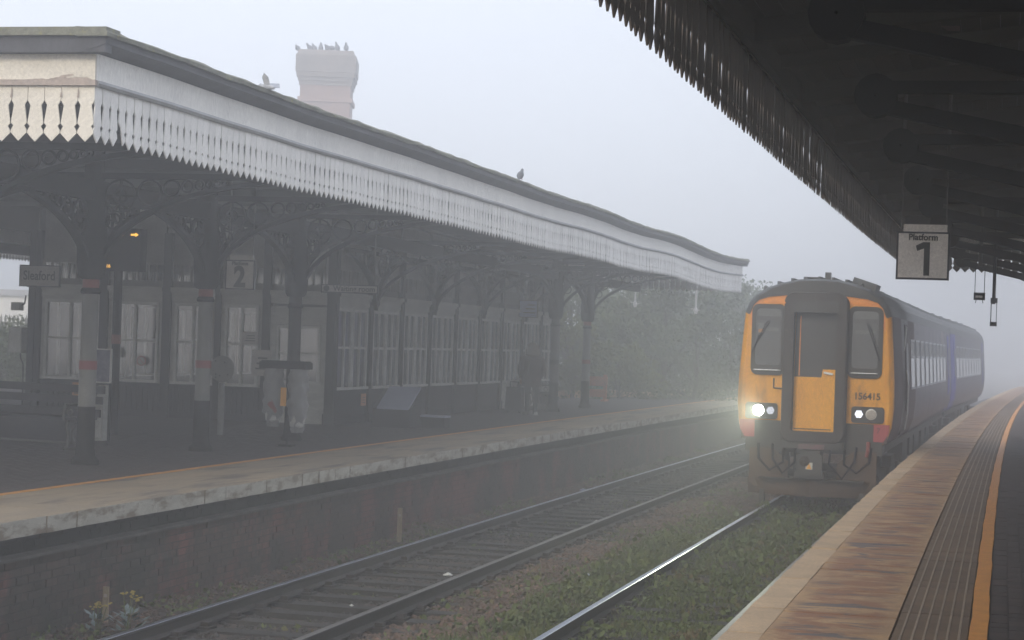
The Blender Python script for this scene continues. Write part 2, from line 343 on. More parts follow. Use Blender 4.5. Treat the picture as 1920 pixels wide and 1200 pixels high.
def text(name, body, size, m, parent, loc, rot=ROT_READ, ext=.004, align='CENTER', sx=1.0, bold=0.0):
    c = bpy.data.curves.new(name, 'FONT'); c.body = body; c.size = size; c.extrude = ext; c.align_x = align; c.align_y = 'CENTER'; c.resolution_u = 4; c.offset = bold
    tmp = bpy.data.objects.new(name+'_t', c); scn.collection.objects.link(tmp)
    dg = bpy.context.evaluated_depsgraph_get(); me = bpy.data.meshes.new_from_object(tmp.evaluated_get(dg)); bpy.data.objects.remove(tmp)
    me.materials.clear(); me.materials.append(m)
    o = bpy.data.objects.new(name, me); scn.collection.objects.link(o); o.parent = parent; o.location = loc; o.rotation_euler = rot; o.scale = (sx, 1, 1); return o
def leaves(centers, size, tilt=1.0):                  # leaf-sized quads at given centres
    N = len(centers); d1 = rng.normal(size=(N, 3)); d1[:, 2] *= tilt; d1 /= np.linalg.norm(d1, axis=1)[:, None]
    d2 = rng.normal(size=(N, 3)); d2 -= (d2*d1).sum(1)[:, None]*d1; d2 /= np.linalg.norm(d2, axis=1)[:, None]
    sz = (size*(.6+.8*rng.random(N)))[:, None]; wd = sz*(.12+.3*rng.random(N))[:, None]
    V = np.stack([centers-d1*sz*.5, centers+d2*wd, centers+d1*sz*.5, centers-d2*wd], 1).reshape(-1, 3)
    F = np.arange(4*N).reshape(N, 4); return V, F
def ptv(s, t, z):
    a = TH+KK*s
    return np.stack([X0+(np.cos(TH)-np.cos(a))/KK-t*np.cos(a), (np.sin(a)-np.sin(TH))/KK+t*np.sin(a), z], -1)
def vnoise(x, y, sc, seed=0):
    r = np.random.default_rng(seed); tab = r.random((64, 64)); x = x/sc; y = y/sc
    xi, yi = np.floor(x).astype(int), np.floor(y).astype(int); fx, fy = x-xi, y-yi; fx = fx*fx*(3-2*fx); fy = fy*fy*(3-2*fy)
    g = lambda a, b: tab[a % 64, b % 64]
    return (g(xi, yi)*(1-fx)+g(xi+1, yi)*fx)*(1-fy)+(g(xi, yi+1)*(1-fx)+g(xi+1, yi+1)*fx)*fy

# ------------------------------------------------------------------ ground and track bed
g = MB(); g.add([(-390, -60, -.42), (390, -60, -.42), (390, 395, -.42), (-390, 395, -.42)], [(0, 1, 2, 3)])
struct(g.build('ground', M_terr), 'flat grey green ground stretching away into the fog', 'ground')
ns, ntt = 300, 34
S, T = np.meshgrid(np.linspace(2, 130, ns*2), np.linspace(-.3, 7.3, ntt), indexing='ij')
Z = -.2+.05*(vnoise(S, T, .6, 1)-.5)+.07*(vnoise(S, T, 1.7, 2)-.5)+.02*(vnoise(S, T, .15, 3)-.5)
Z += .06*np.exp(-((T-3.4)/.5)**2)+.10*np.clip(T-6.25, 0, 1)
V = ptv(S, T, Z).reshape(-1, 3); I = np.arange(ns*2*ntt).reshape(ns*2, ntt)
F = np.stack([I[:-1, :-1], I[1:, :-1], I[1:, 1:], I[:-1, 1:]], -1).reshape(-1, 4)
tb = quads('track_bed', V, F, M_ballast); struct(tb, 'brown ballast bed between the two platforms', 'track bed')
def zbed(s, t): return -.2+.05*(vnoise(s, t, .6, 1)-.5)+.07*(vnoise(s, t, 1.7, 2)-.5)+.06*np.exp(-((t-3.4)/.5)**2)+.10*np.clip(t-6.25, 0, 1)
def stones(n, s0, s1, t0, t1, sz, m, name, label, power=1.6):
    s = s0+(s1-s0)*rng.random(n)**power; t = t0+(t1-t0)*rng.random(n)
    z = zbed(s, t)+.005; r = sz*(.5+rng.random(n)**2)
    base = np.array([(1, 0, 0), (-1, 0, 0), (0, 1, 0), (0, -1, 0), (0, 0, 1), (0, 0, -1)], float)
    D = base[None]*r[:, None, None]*(.6+.7*rng.random((n, 6, 3)))+rng.normal(size=(n, 6, 3))*r[:, None, None]*.18
    a = rng.random(n)*6.28; ca, sa = np.cos(a), np.sin(a); x = D[..., 0]*ca[:, None]-D[..., 1]*sa[:, None]; y = D[..., 0]*sa[:, None]+D[..., 1]*ca[:, None]
    D = np.stack([x, y, D[..., 2]*.7], -1); V = (ptv(s, t, z)[:, None]+D).reshape(-1, 3)
    fb = np.array([(0, 2, 4), (2, 1, 4), (1, 3, 4), (3, 0, 4), (2, 0, 5), (1, 2, 5), (3, 1, 5), (0, 3, 5)])
    F = (np.arange(n)[:, None, None]*6+fb[None]).reshape(-1, 3)
    stuff(quads(name, V, F, m), label, 'ballast stones')
stones(21000, 12, 60, 2.6, 4.3, .038, M_stone, 'ballast_stones', 'loose brown ballast stones between the two tracks')
stones(9000, 12, 50, 4.4, 5.8, .03, M_oily, 'oily_ballast_stones', 'dark oily stones between the rails of the empty track')
stones(8000, 13, 60, 5.95, 6.85, .03, M_stone, 'loose_brick_stones', 'reddish stones and rubble along the foot of the brick platform wall')
stones(4000, 9, 36, .1, 2.3, .03, M_oily, 'weedy_ballast_stones', 'dark stones showing through the weeds in front of the train')

# ------------------------------------------------------------------ tracks
def track(tc, label, s0, s1, topm, pz):
    base = pt(20, tc, 0); r = thing('railway_track', label, 'railway track', base)
    for sg, tm in ((1, topm[0]), (-1, topm[1])):
        rm = MB(); c = tc+sg*.7525
        prof = [(c-.065, -.155), (c-.065, -.135), (c-.012, -.115), (c-.012, -.04), (c-.035, -.028), (c-.035, -.004), (c-.028, 0), (c+.028, 0), (c+.035, -.004), (c+.035, -.028), (c+.012, -.04), (c+.012, -.115), (c+.065, -.135), (c+.065, -.155)]
        rm.strip(s0, s1, prof, 1.5); P = len(prof); n = (len(rm.f)-2)//P
        rm.m = [1 if (i < n*P and i % P in (5, 6, 7)) else 0 for i in range(len(rm.f))]
        rm.build('rail', [M_railside, tm], r, off=base)
    sm = MB().box((0, 0, 0), (.25, 2.5, .13)).box((0, .7525, .075), (.2, .36, .03), 1).box((0, -.7525, .075), (.2, .36, .03), 1)
    sm.box((0, .87, .1), (.1, .08, .06), 1).box((0, .64, .1), (.1, .08, .06), 1).box((0, -.87, .1), (.1, .08, .06), 1).box((0, -.64, .1), (.1, .08, .06), 1)
    first = None; q = max(s0, 9.0)
    while q < 95:
        l = pt(q+random.uniform(-.02, .02), tc, pz)-base
        if first is None: first = sm.build('sleeper', [M_sleeper, M_railside], r); first.location = l; first.rotation_euler = (0, 0, phi(q))
        else: inst('sleeper', first, r, l, phi(q)+random.uniform(-.012, .012))
        q += .72
    return r
track(5.1035, 'empty railway track beside the brick wall of the far platform', -5, 150, (M_railtop, M_railtop2), -.235)
track(1.6655, 'weed covered railway track on which the yellow fronted train stands', -5, 150, (M_railtop, M_railtop2), -.25)

# ------------------------------------------------------------------ weeds
def weed_patch(name, label, n, s0, s1, t0, t1, dens, h, m, leaf=.035):
    s = s0+(s1-s0)*rng.random(n)**1.35; t = t0+(t1-t0)*rng.random(n)
    k = dens(s, t) > rng.random(n); s, t = s[k], t[k]
    hh = h*(.15+1.9*vnoise(s, t, .38, 9)**2)*(.5+.8*vnoise(s, t, 1.6, 12)); z = zbed(s, t)+hh*rng.random(len(s))**.7
    V, F = leaves(ptv(s, t, z), leaf*(1+.02*s)*(.45+1.3*rng.random(len(s))**2), 1.2); stuff(quads(name, V, F, m), label, 'weeds')
near = lambda s, t: np.clip(1.25-(s-9)/34, .12, 1)*np.clip(.35+1.3*vnoise(s, t, .8, 5), 0, 1)
weed_patch('weeds', 'dense green weeds filling the track in front of the train', 75000, 8.5, 38, .03, 2.36, near, .19, M_grass)
weed_patch('weed_clump', 'taller green weeds along the outer side of the shining rail', 30000, 13, 34, 2.48, 3.3,
           lambda s, t: np.clip(1.3-(t-2.48)/.75, 0, 1)*np.clip(1.6*vnoise(s, t, 1.3, 21)+.15, 0, 1)*np.clip((s-13)/4+.4, 0, 1), .2, M_weed2)
weed_patch('grass', 'thin grass on the ballast between the two tracks', 9000, 12, 48, 3.0, 4.2, lambda s, t: np.clip(2.2*vnoise(s, t, 1.6, 31)-1.0, 0, 1), .09, M_grass)
weed_patch('wall_weeds', 'low weeds along the foot of the brick platform wall', 10000, 14, 55, 5.98, 6.82, lambda s, t: np.clip(1.9*vnoise(s, t, 1.3, 41)-.75, 0, 1), .14, M_weed2)
weed_patch('track_weeds', 'sparse green weeds inside the empty track', 5000, 14, 42, 4.45, 5.75, lambda s, t: np.clip(2*vnoise(s, t, 1.0, 51)-1.15, 0, 1), .06, M_grass)

def blades(name, label, n, s0, s1, t0, t1, h, m):
    c = rng.random((n//22+1, 2)); idx = rng.integers(0, len(c), n)
    s = s0+(s1-s0)*(c[idx, 0]**1.3)+rng.normal(size=n)*.07; t = np.clip(t0+(t1-t0)*c[idx, 1]+rng.normal(size=n)*.06, t0, t1)
    hh = h*(.4+.9*rng.random(n)); z = zbed(s, t); b = ptv(s, t, z); lean = rng.normal(size=(n, 3))*.35; lean[:, 2] = 1; tip = b+lean*hh[:, None]; a = rng.random(n)*3.14; w = np.stack([np.cos(a), np.sin(a), 0*a], 1)*.006
    mid = b+lean*hh[:, None]*.5+np.array([0, 0, .12])*hh[:, None]; V = np.stack([b-w, b+w, mid+w*.8, tip, mid-w*.8], 1).reshape(-1, 3); I = np.arange(n)*5
    F_ = np.concatenate([np.stack([I, I+1, I+2, I+4], 1), np.stack([I+4, I+2, I+3, I+3], 1)]); me_q = F_[:n]; me_t = F_[n:, :3]
    F3 = np.concatenate([me_q[:, [0, 1, 2]], me_q[:, [0, 2, 3]], me_t]); stuff(quads(name, V, F3, m), label, 'grass')
blades('grass_tufts', 'long grass blades in tufts among the weeds before the train', 9000, 10, 34, .05, 2.3, .12, M_weed2)
blades('rail_side_grass', 'long grass blades on the ballast beside the shining rail', 4500, 13, 30, 2.5, 3.3, .13, M_grass)

# ------------------------------------------------------------------ far platform (platform 2)
TL = 6.70
base2 = pt(20, TL, 0)
pl2 = bpy.data.objects.new('far_platform', None); scn.collection.objects.link(pl2); pl2.location = base2
struct(pl2, 'far platform with white painted edge and sooty brick wall', 'platform')
b = MB().strip(-6, 100, [(TL+.2, PZ-.15), (TL+.2, .62), (TL+.13, .6), (TL+.13, -.5), (26, -.5), (26, PZ-.02), (TL+1.5, PZ-.02), (TL+1.5, PZ-.15)], 2)
b.build('core', M_mortar, pl2, off=base2)
# bricks of the face: nearest ones single, the rest joined
CH, BL = .078, .228
bm_ = MB().box((0, 0, 0), (.218, .05, .068)).build('brick', M_brick, pl2); bmd = None
cnt = 0; bb = MB(); bd = MB()
first_used = False
for row in range(-3, 8):
    z = .6-CH*(8-row)+CH/2+.0; q = 12+(.5*BL if row % 2 else 0)
    while q < 90:
        if 16.2 < q < 22.9 and cnt < 299:
            l = pt(q, TL+.149+random.uniform(-.005, .004), z)-base2
            if not first_used: bm_.location = l; bm_.rotation_euler = (0, 0, phi(q)); first_used = True
            else: inst('brick', bm_, pl2, l, phi(q)+random.uniform(-.01, .01))
            cnt += 1
        elif q < 55: bb.box(pt(q, TL+.149+random.uniform(-.006, .005), z), (.218, .05, .068), 0, phi(q))
        q += BL
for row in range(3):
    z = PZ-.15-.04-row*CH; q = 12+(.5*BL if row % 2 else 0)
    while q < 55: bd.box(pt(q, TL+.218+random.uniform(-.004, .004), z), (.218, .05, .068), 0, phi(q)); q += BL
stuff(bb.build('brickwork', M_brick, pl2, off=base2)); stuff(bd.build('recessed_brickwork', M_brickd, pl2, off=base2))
b = MB().strip(-6, 100, [(TL+.075, .6), (TL+.075, .625), (TL+.14, .64), (TL+.2, .64), (TL+.2, .6)], 1); b.build('ledge', M_ledge, pl2, off=base2)
def slab_run(parent, base, s0, s1, step, t0, t1, z1, h, m, name, jit=.004, chip=False, edge=None, lim=300, gap=.008):
    q = s0; n = 0; rest = MB()
    while q < s1:
        e = q+step; dz = random.uniform(-jit, jit); x = MB() if n < lim else rest
        c = random.uniform(0, .018) if chip else 0; c2 = random.uniform(0, .018) if chip else 0
        a0 = q+gap/2; a1 = e-gap/2
        sg = 1 if t1 > t0 else -1
        P = [(a0, t0+sg*c), (a1, t0+sg*c2), (a1, t1), (a0, t1)]
        if chip: mid = random.uniform(.3, .7); P.insert(1, (a0+(a1-a0)*mid, t0+sg*random.uniform(0, .014)))
        k = len(P); o = len(x.v)
        x.add([pt(u, w, z1+dz) for u, w in P]+[pt(u, w, z1+dz-h) for u, w in P], [tuple(range(k)), tuple(range(k, 2*k))[::-1]], 0)
        nf = k-2 if chip else 1
        fs = [(i, (i+1) % k, k+(i+1) % k, k+i) for i in range(k)]
        for i, f in enumerate(fs): x.f.append(tuple(j+o for j in f)); x.m.append(1 if (edge and i < (2 if chip else 1)) else 0)
        for i, (u, w) in enumerate(P): x.uv[o+i] = (u, w); x.uv[o+k+i] = (u, w+.4)
        if n < lim: x.build(name, [m]+([edge] if edge else []), parent, off=base)
        n += 1; q = e
    if rest.f: stuff(rest.build(name+'s', [m]+([edge] if edge else []), parent, off=base))
slab_run(pl2, base2, 12, 66, .61, TL, TL+.8, PZ, .15, M_copeL, 'coping_slab', .002, True, M_edgeW, gap=.003)
slab_run(pl2, base2, 66, 98, 2, TL, TL+.8, PZ, .15, M_copeL, 'far_coping_slab', .0, False, M_edgeW)
slab_run(pl2, base2, 12, 98, .9, TL+.803, TL+1.38, PZ-.002, .1, M_copeL, 'paving_slab', .001, gap=.004)
b = MB().strip(8, 98, [(TL+1.39, PZ-.1), (TL+1.49, PZ-.1), (TL+1.49, PZ+.002), (TL+1.39, PZ+.002)], 1); b.build('yellow_line', M_yel2, pl2, off=base2)
b = MB(); 
for i in range(32):
    t0 = TL+1.5+i*.12
    q = 17-(i % 2)*.12
    while q < 46: b.box(pt(q, t0+.058, PZ-.02+random.uniform(-.002, .002)), (.232, .112, .04), 0, phi(q)); q += .24
stuff(b.build('pavers', M_paverL, pl2, off=base2))
b = MB().strip(-6, 98, [(TL+1.5, PZ-.1), (26, PZ-.1), (26, PZ-.006), (TL+1.5, PZ-.006)], 2); b.build('paving', M_paverL, pl2, off=base2)

# ------------------------------------------------------------------ near platform (platform 1)
base1 = pt(15, 0, 0)
pl1 = bpy.data.objects.new('near_platform', None); scn.collection.objects.link(pl1); pl1.location = base1
struct(pl1, 'near platform with tan coping, ribbed strip and yellow line', 'platform')
b = MB().strip(-8, 130, [(-.12, PZ-.15), (-.12, -.5), (-12, -.5), (-12, PZ-.05), (-1.0, PZ-.05), (-1.0, PZ-.15)], 2); b.build('core', M_mortar, pl1, off=base1)
slab_run(pl1, base1, 4, 60, .61, -.0, -.232, PZ, .16, M_cope2, 'edge_stone', .004, True, gap=.005)
slab_run(pl1, base1, 60, 128, 2, -.0, -.23, PZ, .16, M_cope2, 'far_edge_stone', .0)
slab_run(pl1, base1, 4, 66, .46, -.235, -.97, PZ-.001, .14, M_stain, 'coping_slab', .004, gap=.013)
slab_run(pl1, base1, 66, 128, 2, -.235, -.97, PZ-.001, .14, M_stain, 'far_coping_slab', .0)
slab_run(pl1, base1, 4, 70, .4, -.985, -1.43, PZ-.002, .1, M_tac, 'tactile_slab', .0015, gap=.006)
b = MB().strip(70, 128, [(-.975, PZ-.1), (-.975, PZ-.002), (-1.43, PZ-.002), (-1.43, PZ-.1)], 2); b.build('far_tactile_strip', M_tac, pl1, off=base1)
for i in range(6):
    c = -1.035-i*.069
    b = MB().strip(4, 70, [(c-.010, PZ-.01), (c-.006, PZ+.0045), (c+.006, PZ+.0045), (c+.010, PZ-.01)], 1); b.build('tactile_ridge', M_rib, pl1, off=base1)
b = MB(); 
def ywob(s): return .004*math.sin(s*2.1)+.003*math.sin(s*5.3)
b.strip(4, 128, [(-1.44, PZ-.1), (-1.44, PZ+.003), (-1.55, PZ+.003), (-1.55, PZ-.1)], .5, tw=ywob); b.build('yellow_line', M_yel, pl1, off=base1)
n = 0; pm = None; rest = MB()
for i in range(26):
    t0 = -1.62-i*.11; q = 9-(i % 2)*.11
    while q < 46:
        if 12.3 < q < 17.5 and i < 12 and n < 290:
            l = pt(q, t0, PZ-.02+random.uniform(-.0025, .0025))-base1
            if pm is None: pm = MB().box((0, 0, 0), (.212, .102, .045)).build('paver', M_paver, pl1); pm.location = l; pm.rotation_euler = (0, 0, phi(q))
            else: inst('paver', pm, pl1, l, phi(q))
            n += 1
        else: rest.box(pt(q, t0, PZ-.02+random.uniform(-.0025, .0025)), (.212, .102, .045), 0, phi(q))
        q += .22
stuff(rest.build('pavers', M_paver, pl1, off=base1))
b = MB().strip(-8, 130, [(-1.56, PZ-.1), (-1.56, PZ-.01), (-12, PZ-.01), (-12, PZ-.1)], 2); b.build('paving', M_paver, pl1, off=base1)
#PART2
# ------------------------------------------------------------------ valance boards and canopies
BW = .165
def board_mesh(m, name='valance_board', broken=False):
    h = BW/2-.0025
    R = [(0, 0), (h, .078), (h-.004, .105), (h-.026, .139), (h-.001, .165), (h-.006, .2), (h-.026, .33), (h-.012, .352), (h, .372), (h, .62)]
    if broken: R = [(.03, .03), (h, .078), (h-.004, .105), (h-.026, .139), (h-.001, .165), (h-.006, .2), (h-.026, .33), (h-.012, .352), (h, .372), (h, .62)]
    L = [(-x, z) for x, z in R[1:]]
    if broken: L = [(-.02, .19), (-.035, .2), (-h+.006, .24), (-h+.026, .33), (-h, .372), (-h, .62)]
    poly = R+L[::-1]; b = MB(); b.prism(poly, -.006, .006, lambda u, v, d: (u, d, v)); o = b.build(name, m); return o
def wobT(s):
    return .012*math.sin(s*.9)+.008*math.sin(s*2.3)
def zw(s):     # the sagging, lifting line of the old roof edge
    X = [16, 20, 22, 24, 30, 35, 38, 41, 43.3, 47.8, 50.5, 53.8, 56.5, 59.6, 61]; Y = [0, -.01, -.02, -.01, 0, -.045, .02, -.03, -.06, .03, -.03, -.14, -.1, -.005, 0]
    return .8*sum(float(np.interp(s+d, X, Y)) for d in (-1.6, -.8, 0, .8, 1.6))/5
ZT = 4.35; S0, S1, TC = 17.0, 59.6, 6.44
cb = pt(30, 10, 3)
can = thing('platform_canopy', 'long white valanced station canopy over the far platform', 'canopy', cb)
# roof deck, cornice, fascia, moulding
tw = wobT
MB().strip(S0-.15, S1+.15, [(TC-.16, 5.3), (TC-.17, 5.22), (TC-.1, 5.19), (TC+.08, 5.14), (TC+.08, 5.3)], .6, tw=tw, zf=zw).build('cornice', M_cornice, can, off=cb)
mb = MB(); rr = random.Random(4)
nseg = 150; prof_n = 5; vs = []; fs = []
for i in range(nseg+1):
    q = S0-.2+(S1-S0+.4)*i/nseg; o = wobT(q); j = lambda a: rr.uniform(-a, a)
    for (t, z) in [(TC-.2, 5.285), (TC-.205, 5.32), (TC-.15, 5.352), (TC+.1, 5.36), (TC+.1, 5.285)]: vs.append(pt(q, t+o+j(.008), z+j(.009)+zw(q)))
for i in range(nseg):
    for k in range(5): a = i*5+k; c = i*5+(k+1) % 5; fs.append((a, c, c+5, a+5))
fs += [tuple(range(5)), tuple(nseg*5+k for k in range(5))[::-1]]
mb.add(vs, fs); mb.build('mossy_edging', M_moss, can, off=cb)
MB().strip(S0, S1, [(TC-.012, 5.15), (TC-.012, 4.9), (TC+.02, 4.9), (TC+.02, 5.15)], .5, tw=tw, zf=zw).build('fascia_board', M_white, can, off=cb)
MB().strip(S0, S1, [(TC-.045, 4.905), (TC-.05, 4.88), (TC-.03, 4.855), (TC+.0, 4.855), (TC+.0, 4.905)], .5, tw=tw, zf=zw).build('moulding', M_bead, can, off=cb)
bw = board_mesh(M_whiteb); bk = board_mesh(M_whiteb, 'valance_board', True); bc = board_mesh(M_cream)
q = S0+BW/2; n = 0
while q < S1-.05:
    src = bk if n == 3 else bw; z = ZT+random.uniform(-.004, .004)+zw(q)
    l = pt(q, TC+wobT(q)+random.uniform(-.004, .004), z-(.0 if n != 3 else 0))-cb
    if n == 0: bw.parent = can; bw.location = l; bw.rotation_euler = (0, 0, phi(q))
    elif n == 3: bk.parent = can; bk.location = l; bk.rotation_euler = (0, 0, phi(q))
    else: inst('valance_board', src, can, l, phi(q), rot=(0, random.uniform(-.003, .003), phi(q)))
    q += BW; n += 1
# near end (faces back along the line) and far end
def ept(s, t, z, skew=0.0): return pt(s+skew*(t-TC), t, z)
TE = 24.1
def end_face(s, skew, t0, t1, mats, nm, limit, outward=-1):
    global bc
    b = MB()
    def fn(t0_, t1_, z0, z1, d0, d1, m_, name):
        x = MB(); x.add([ept(s+d, t, z, skew) for d in (d0, d1) for t in (t0_, t1_) for z in (z0, z1)], [(0, 1, 3, 2), (4, 6, 7, 5), (0, 4, 5, 1), (2, 3, 7, 6), (0, 2, 6, 4), (1, 5, 7, 3)]); return x.build(name, m_, can, off=cb)
    fn(t0, t1, 4.9, 5.15, -.015, .015, mats[0], 'end_fascia_board'); fn(t0-.02, t1, 4.855, 4.905, .045*outward, .0, mats[1], 'end_moulding')
    fn(t0-.15, t1+.1, 5.14, 5.3, .14*outward, 0, M_cornice, 'end_cornice'); fn(t0-.18, t1+.1, 5.285, 5.36, .19*outward, .1*-outward, M_moss, 'end_edging')
    k = 0; t = t0+BW/2; rest = MB()
    me = (bc if mats[2] is M_cream else bw).data
    while t < t1:
        a = phi(s)-PI/2
        if k < limit: 
            l = ept(s, t, ZT+random.uniform(-.004, .004), skew)-cb
            o = inst('end_valance_board', me, can, l, a)
        else:
            R = Matrix.Rotation(a, 3, 'Z'); c = ept(s, t, ZT, skew); rest.add([R @ v.co+c for v in me.vertices], [tuple(p.vertices) for p in me.polygons])
        t += BW; k += 1
    if rest.f: stuff(rest.build('end_valance_boards', mats[2], can, off=cb))
end_face(S0, 0.0, TC, TE, (M_cream, M_peel, M_cream), 'near', 12)
end_face(S1, 0.0, TC, TE, (M_white, M_bead, M_whiteb), 'far', 24, 1)
bpy.data.objects.remove(bc)
# paint peeling off the near corner
_pk = random.Random(12)
def peel(name, ta, tb, z0, h, n, mt, d):
    top = [(ta+(tb-ta)*i/n, z0+h*math.sin(PI*min(1, (i+.6)/n))*_pk.uniform(.45, 1.0)) for i in range(n+1)]
    bot = [(tb-(tb-ta)*i/n, z0-_pk.uniform(0, .006)) for i in range(n+1)]
    b = MB(); b.prism(top+bot, S0-.0155, S0-.0155-d, lambda u, v, q: pt(q, u, v)); b.build(name, mt, can, off=cb)
peel('peeling_patch', 6.47, 6.93, 4.907, .062, 17, M_peel, .001); peel('paint_flake', 6.49, 6.72, 4.932, .03, 9, M_cream, .004); peel('paint_flake', 6.78, 7.2, 4.905, .016, 12, M_peel, .001)
for _i in range(7):
    t_ = TC+BW*(_i+1)
    if _i in (0, 1, 4): peel('paint_flake', t_-.012, t_+.008, 4.75, .1, 3, M_peel, .002)
# far side valance (platform 3 side), roof, ceiling planks, purlins
rest = MB(); q = 40.0; me = bw.data
while q < S1:
    R = Matrix.Rotation(phi(q), 3, 'Z'); c = pt(q, TE, ZT); rest.add([R @ v.co+c for v in me.vertices], [tuple(p.vertices) for p in me.polygons]); q += BW
stuff(rest.build('rear_valance_boards', M_whiteb, can, off=cb))
MB().strip(S0, S1, [(TE-.012, 5.15), (TE-.012, 4.9), (TE+.02, 4.9), (TE+.02, 5.15)], 2).build('rear_fascia_board', M_white, can, off=cb)
MB().strip(S0, S1, [(TC+.3, 5.22), (TC+.3, 5.25), (9.5, 5.42), (15.2, 5.42), (TE, 5.27), (TE, 5.24), (15.2, 5.38), (9.5, 5.38)], 1.2).build('roof', M_slate, can, off=cb)
pk = MB(); t = TC+.08; i = 0
while t < TE-.1:
    z = 5.14+ (t-TC)/(9.5-TC)*.16 if t < 9.5 else (5.30 if t < 15.2 else 5.30-(t-15.2)/(TE-15.2)*.16)
    pk.strip(S0+.03, S1-.03, [(t, z), (t+.17, z), (t+.17, z+.02), (t, z+.02)], 3); t += .18; i += 1
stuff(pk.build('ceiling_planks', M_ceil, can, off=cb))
COLS = [52.5-3.65*k for k in range(10)]
TK = 9.476
for c in COLS+[56.2]:
    for dd in (0, 1.825):
        s = c+dd
        if s > S1-.2: continue
        x = MB(); a = phi(s)
        for (t0, t1, z0, z1) in ((TC+.22, TK, 4.98, 5.3), (TK, TE, 5.1, 5.32)):
            P = [pt(s-.05, t0, z0), pt(s+.05, t0, z0), pt(s+.05, t1, z1-.05), pt(s-.05, t1, z1-.05), pt(s-.05, t0, z0+.16), pt(s+.05, t0, z0+.16), pt(s+.05, t1, z1+.12), pt(s-.05, t1, z1+.12)]
            x.add(P, [(0, 1, 2, 3), (4, 7, 6, 5), (0, 4, 5, 1), (1, 5, 6, 2), (2, 6, 7, 3), (3, 7, 4, 0)])
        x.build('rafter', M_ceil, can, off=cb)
for tt, z0, z1 in ((TK, 4.28, 4.5), (20.6, 4.28, 4.5)):
    MB().strip(S0+1, S1-.3, [(tt-.07, z0), (tt+.07, z0), (tt+.07, z1), (tt-.07, z1)], 2).build('girder', M_iron, can, off=cb)
MB().strip(S0+.5, S1-.3, [(TC+1.4, 4.98), (TC+1.5, 4.98), (TC+1.5, 5.12), (TC+1.4, 5.12)], 2).build('purlin', M_ceil, can, off=cb)

# ---- cast iron columns with pierced brackets
def bracket(L, h, fn, m, parent, th=.05, rib=.055, name='bracket', r0=.1, chord=.07, maxang=PI/2, rise=0.0):
    b = MB(); arc = []; N = 16
    for i in range(N+1):
        a = maxang*i/N; arc.append((r0+(L-r0)*(1-math.cos(a))/(1-math.cos(maxang)), -h+h*math.sin(a)/math.sin(maxang)*.97))
    up = []; 
    for i, (u, v) in enumerate(arc):
        q = arc[min(i+1, N)]; p = arc[max(i-1, 0)]; dx, dy = q[0]-p[0], q[1]-p[1]; n_ = math.hypot(dx, dy); up.append((u-dy/n_*rib, v+dx/n_*rib))
    for i in range(N):
        b.prism([arc[i], arc[i+1], up[i+1], up[i]], -th, th, fn)
    b.prism([(r0*.8, -.0), (L, -.0), (L, chord), (r0*.8, chord)], -th, th, fn)
    f = lambda u: np.interp(u, [a[0] for a in up], [a[1] for a in up])
    u = r0+.03; k = 0
    while k < 9:
        # largest ring that starts at u and fits between rib and chord
        r = .02
        while r < .21 and f(u+r)+r*.35 < -2*r+.0+r*.0 and f(u+r) < -2*r: r += .004
        if r < .035: break
        b.ring((u+r, -r), r, .022, .035, fn, 14)
        if k < 2 and f(u+r) < -2*r-.12:
            r2 = min(.11, (-2*r-f(u+r*.6))*.42); b.ring((u+r2+.01, -2*r-r2*.9), r2, .02, .035, fn, 12)
        if k == 0:
            b.prism([(u+r-.012, -2*r), (u+r+.012, -2*r), (u+r+.012, 0), (u+r-.012, 0)], -.015, .015, fn); b.prism([(u, -r-.012), (u+2*r, -r-.012), (u+2*r, -r+.012), (u, -r+.012)], -.015, .015, fn)
            b.ring((u+r, -r), r*.45, .02, .035, fn, 12)
        u += 2*r+.01; k += 1
    return b.build(name, m, parent)
def make_column(label, mi=M_iron, mw=M_colw, mb_=M_colb, mr=M_red):
    r = thing('canopy_column', label, 'column')
    z = PZ
    MB().lathe([(.17, 0), (.17, .06), (.13, .1), (.115, .2), (.112, .72)], n=20).build('base', mb_, r, True)
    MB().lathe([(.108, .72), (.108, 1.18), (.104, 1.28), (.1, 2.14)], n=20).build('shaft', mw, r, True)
    MB().lathe([(.112, 1.18), (.112, 1.29)], n=20).build('red_band', mr, r, True)
    MB().lathe([(.103, 2.19), (.103, 2.31)], n=20).build('red_band', mr, r, True)
    MB().lathe([(.115, 2.12), (.13, 2.15), (.115, 2.18), (.1, 2.2), (.1, 2.3), (.14, 2.31), (.17, 2.36), (.185, 2.5), (.19, 2.75), (.15, 3.1), (.13, 3.4), (.12, 3.9)], n=20).build('capital', mi, r, True)
    for sg in (1, -1): bracket(1.8, .98, lambda u, v, d, sg=sg: (sg*u, d, 3.28+v), mi, r, maxang=1.15, r0=.12)
    bracket(2.75, 1.22, lambda u, v, d: (d, -u, 3.56+v), mi, r, r0=.12, name='platform_bracket')
    bracket(1.3, 1.0, lambda u, v, d: (d, u, 3.56+v), mi, r, r0=.12, name='wall_bracket')
    return r
col0 = make_column('far column')
cold = make_column('grey column', mw=M_colg, mr=M_brown)
blk = make_column('dark column', mw=M_brown, mr=M_brown)
clab = ['farthest iron column standing alone beyond the end of the station building', 'iron column just before the end of the building, behind the bench',
        'iron column beside the hooded person', 'iron column left of the hooded person', 'iron column with curved bracket in front of the middle windows',
        'iron column', 'dark iron column behind the rubbish bag rack', 'white and black iron column with red bands beside the white disc post',
        'white and black iron column beside the white disc post', 'white and black iron column nearest the camera on the far platform']
G = 'iron columns along the far platform'
for k, c in enumerate(COLS[:9]):
    if k in (2, 3, 4, 5): continue
    o = col0 if k == 0 else cold if k == 1 else blk if k == 6 else copy_tree(cold if k < 6 else col0)
    o.location = pt(c, TK, PZ); o.rotation_euler = (0, 0, phi(c)); o['group'] = G
    o['label'] = clab[k] if k < 8 else clab[9]
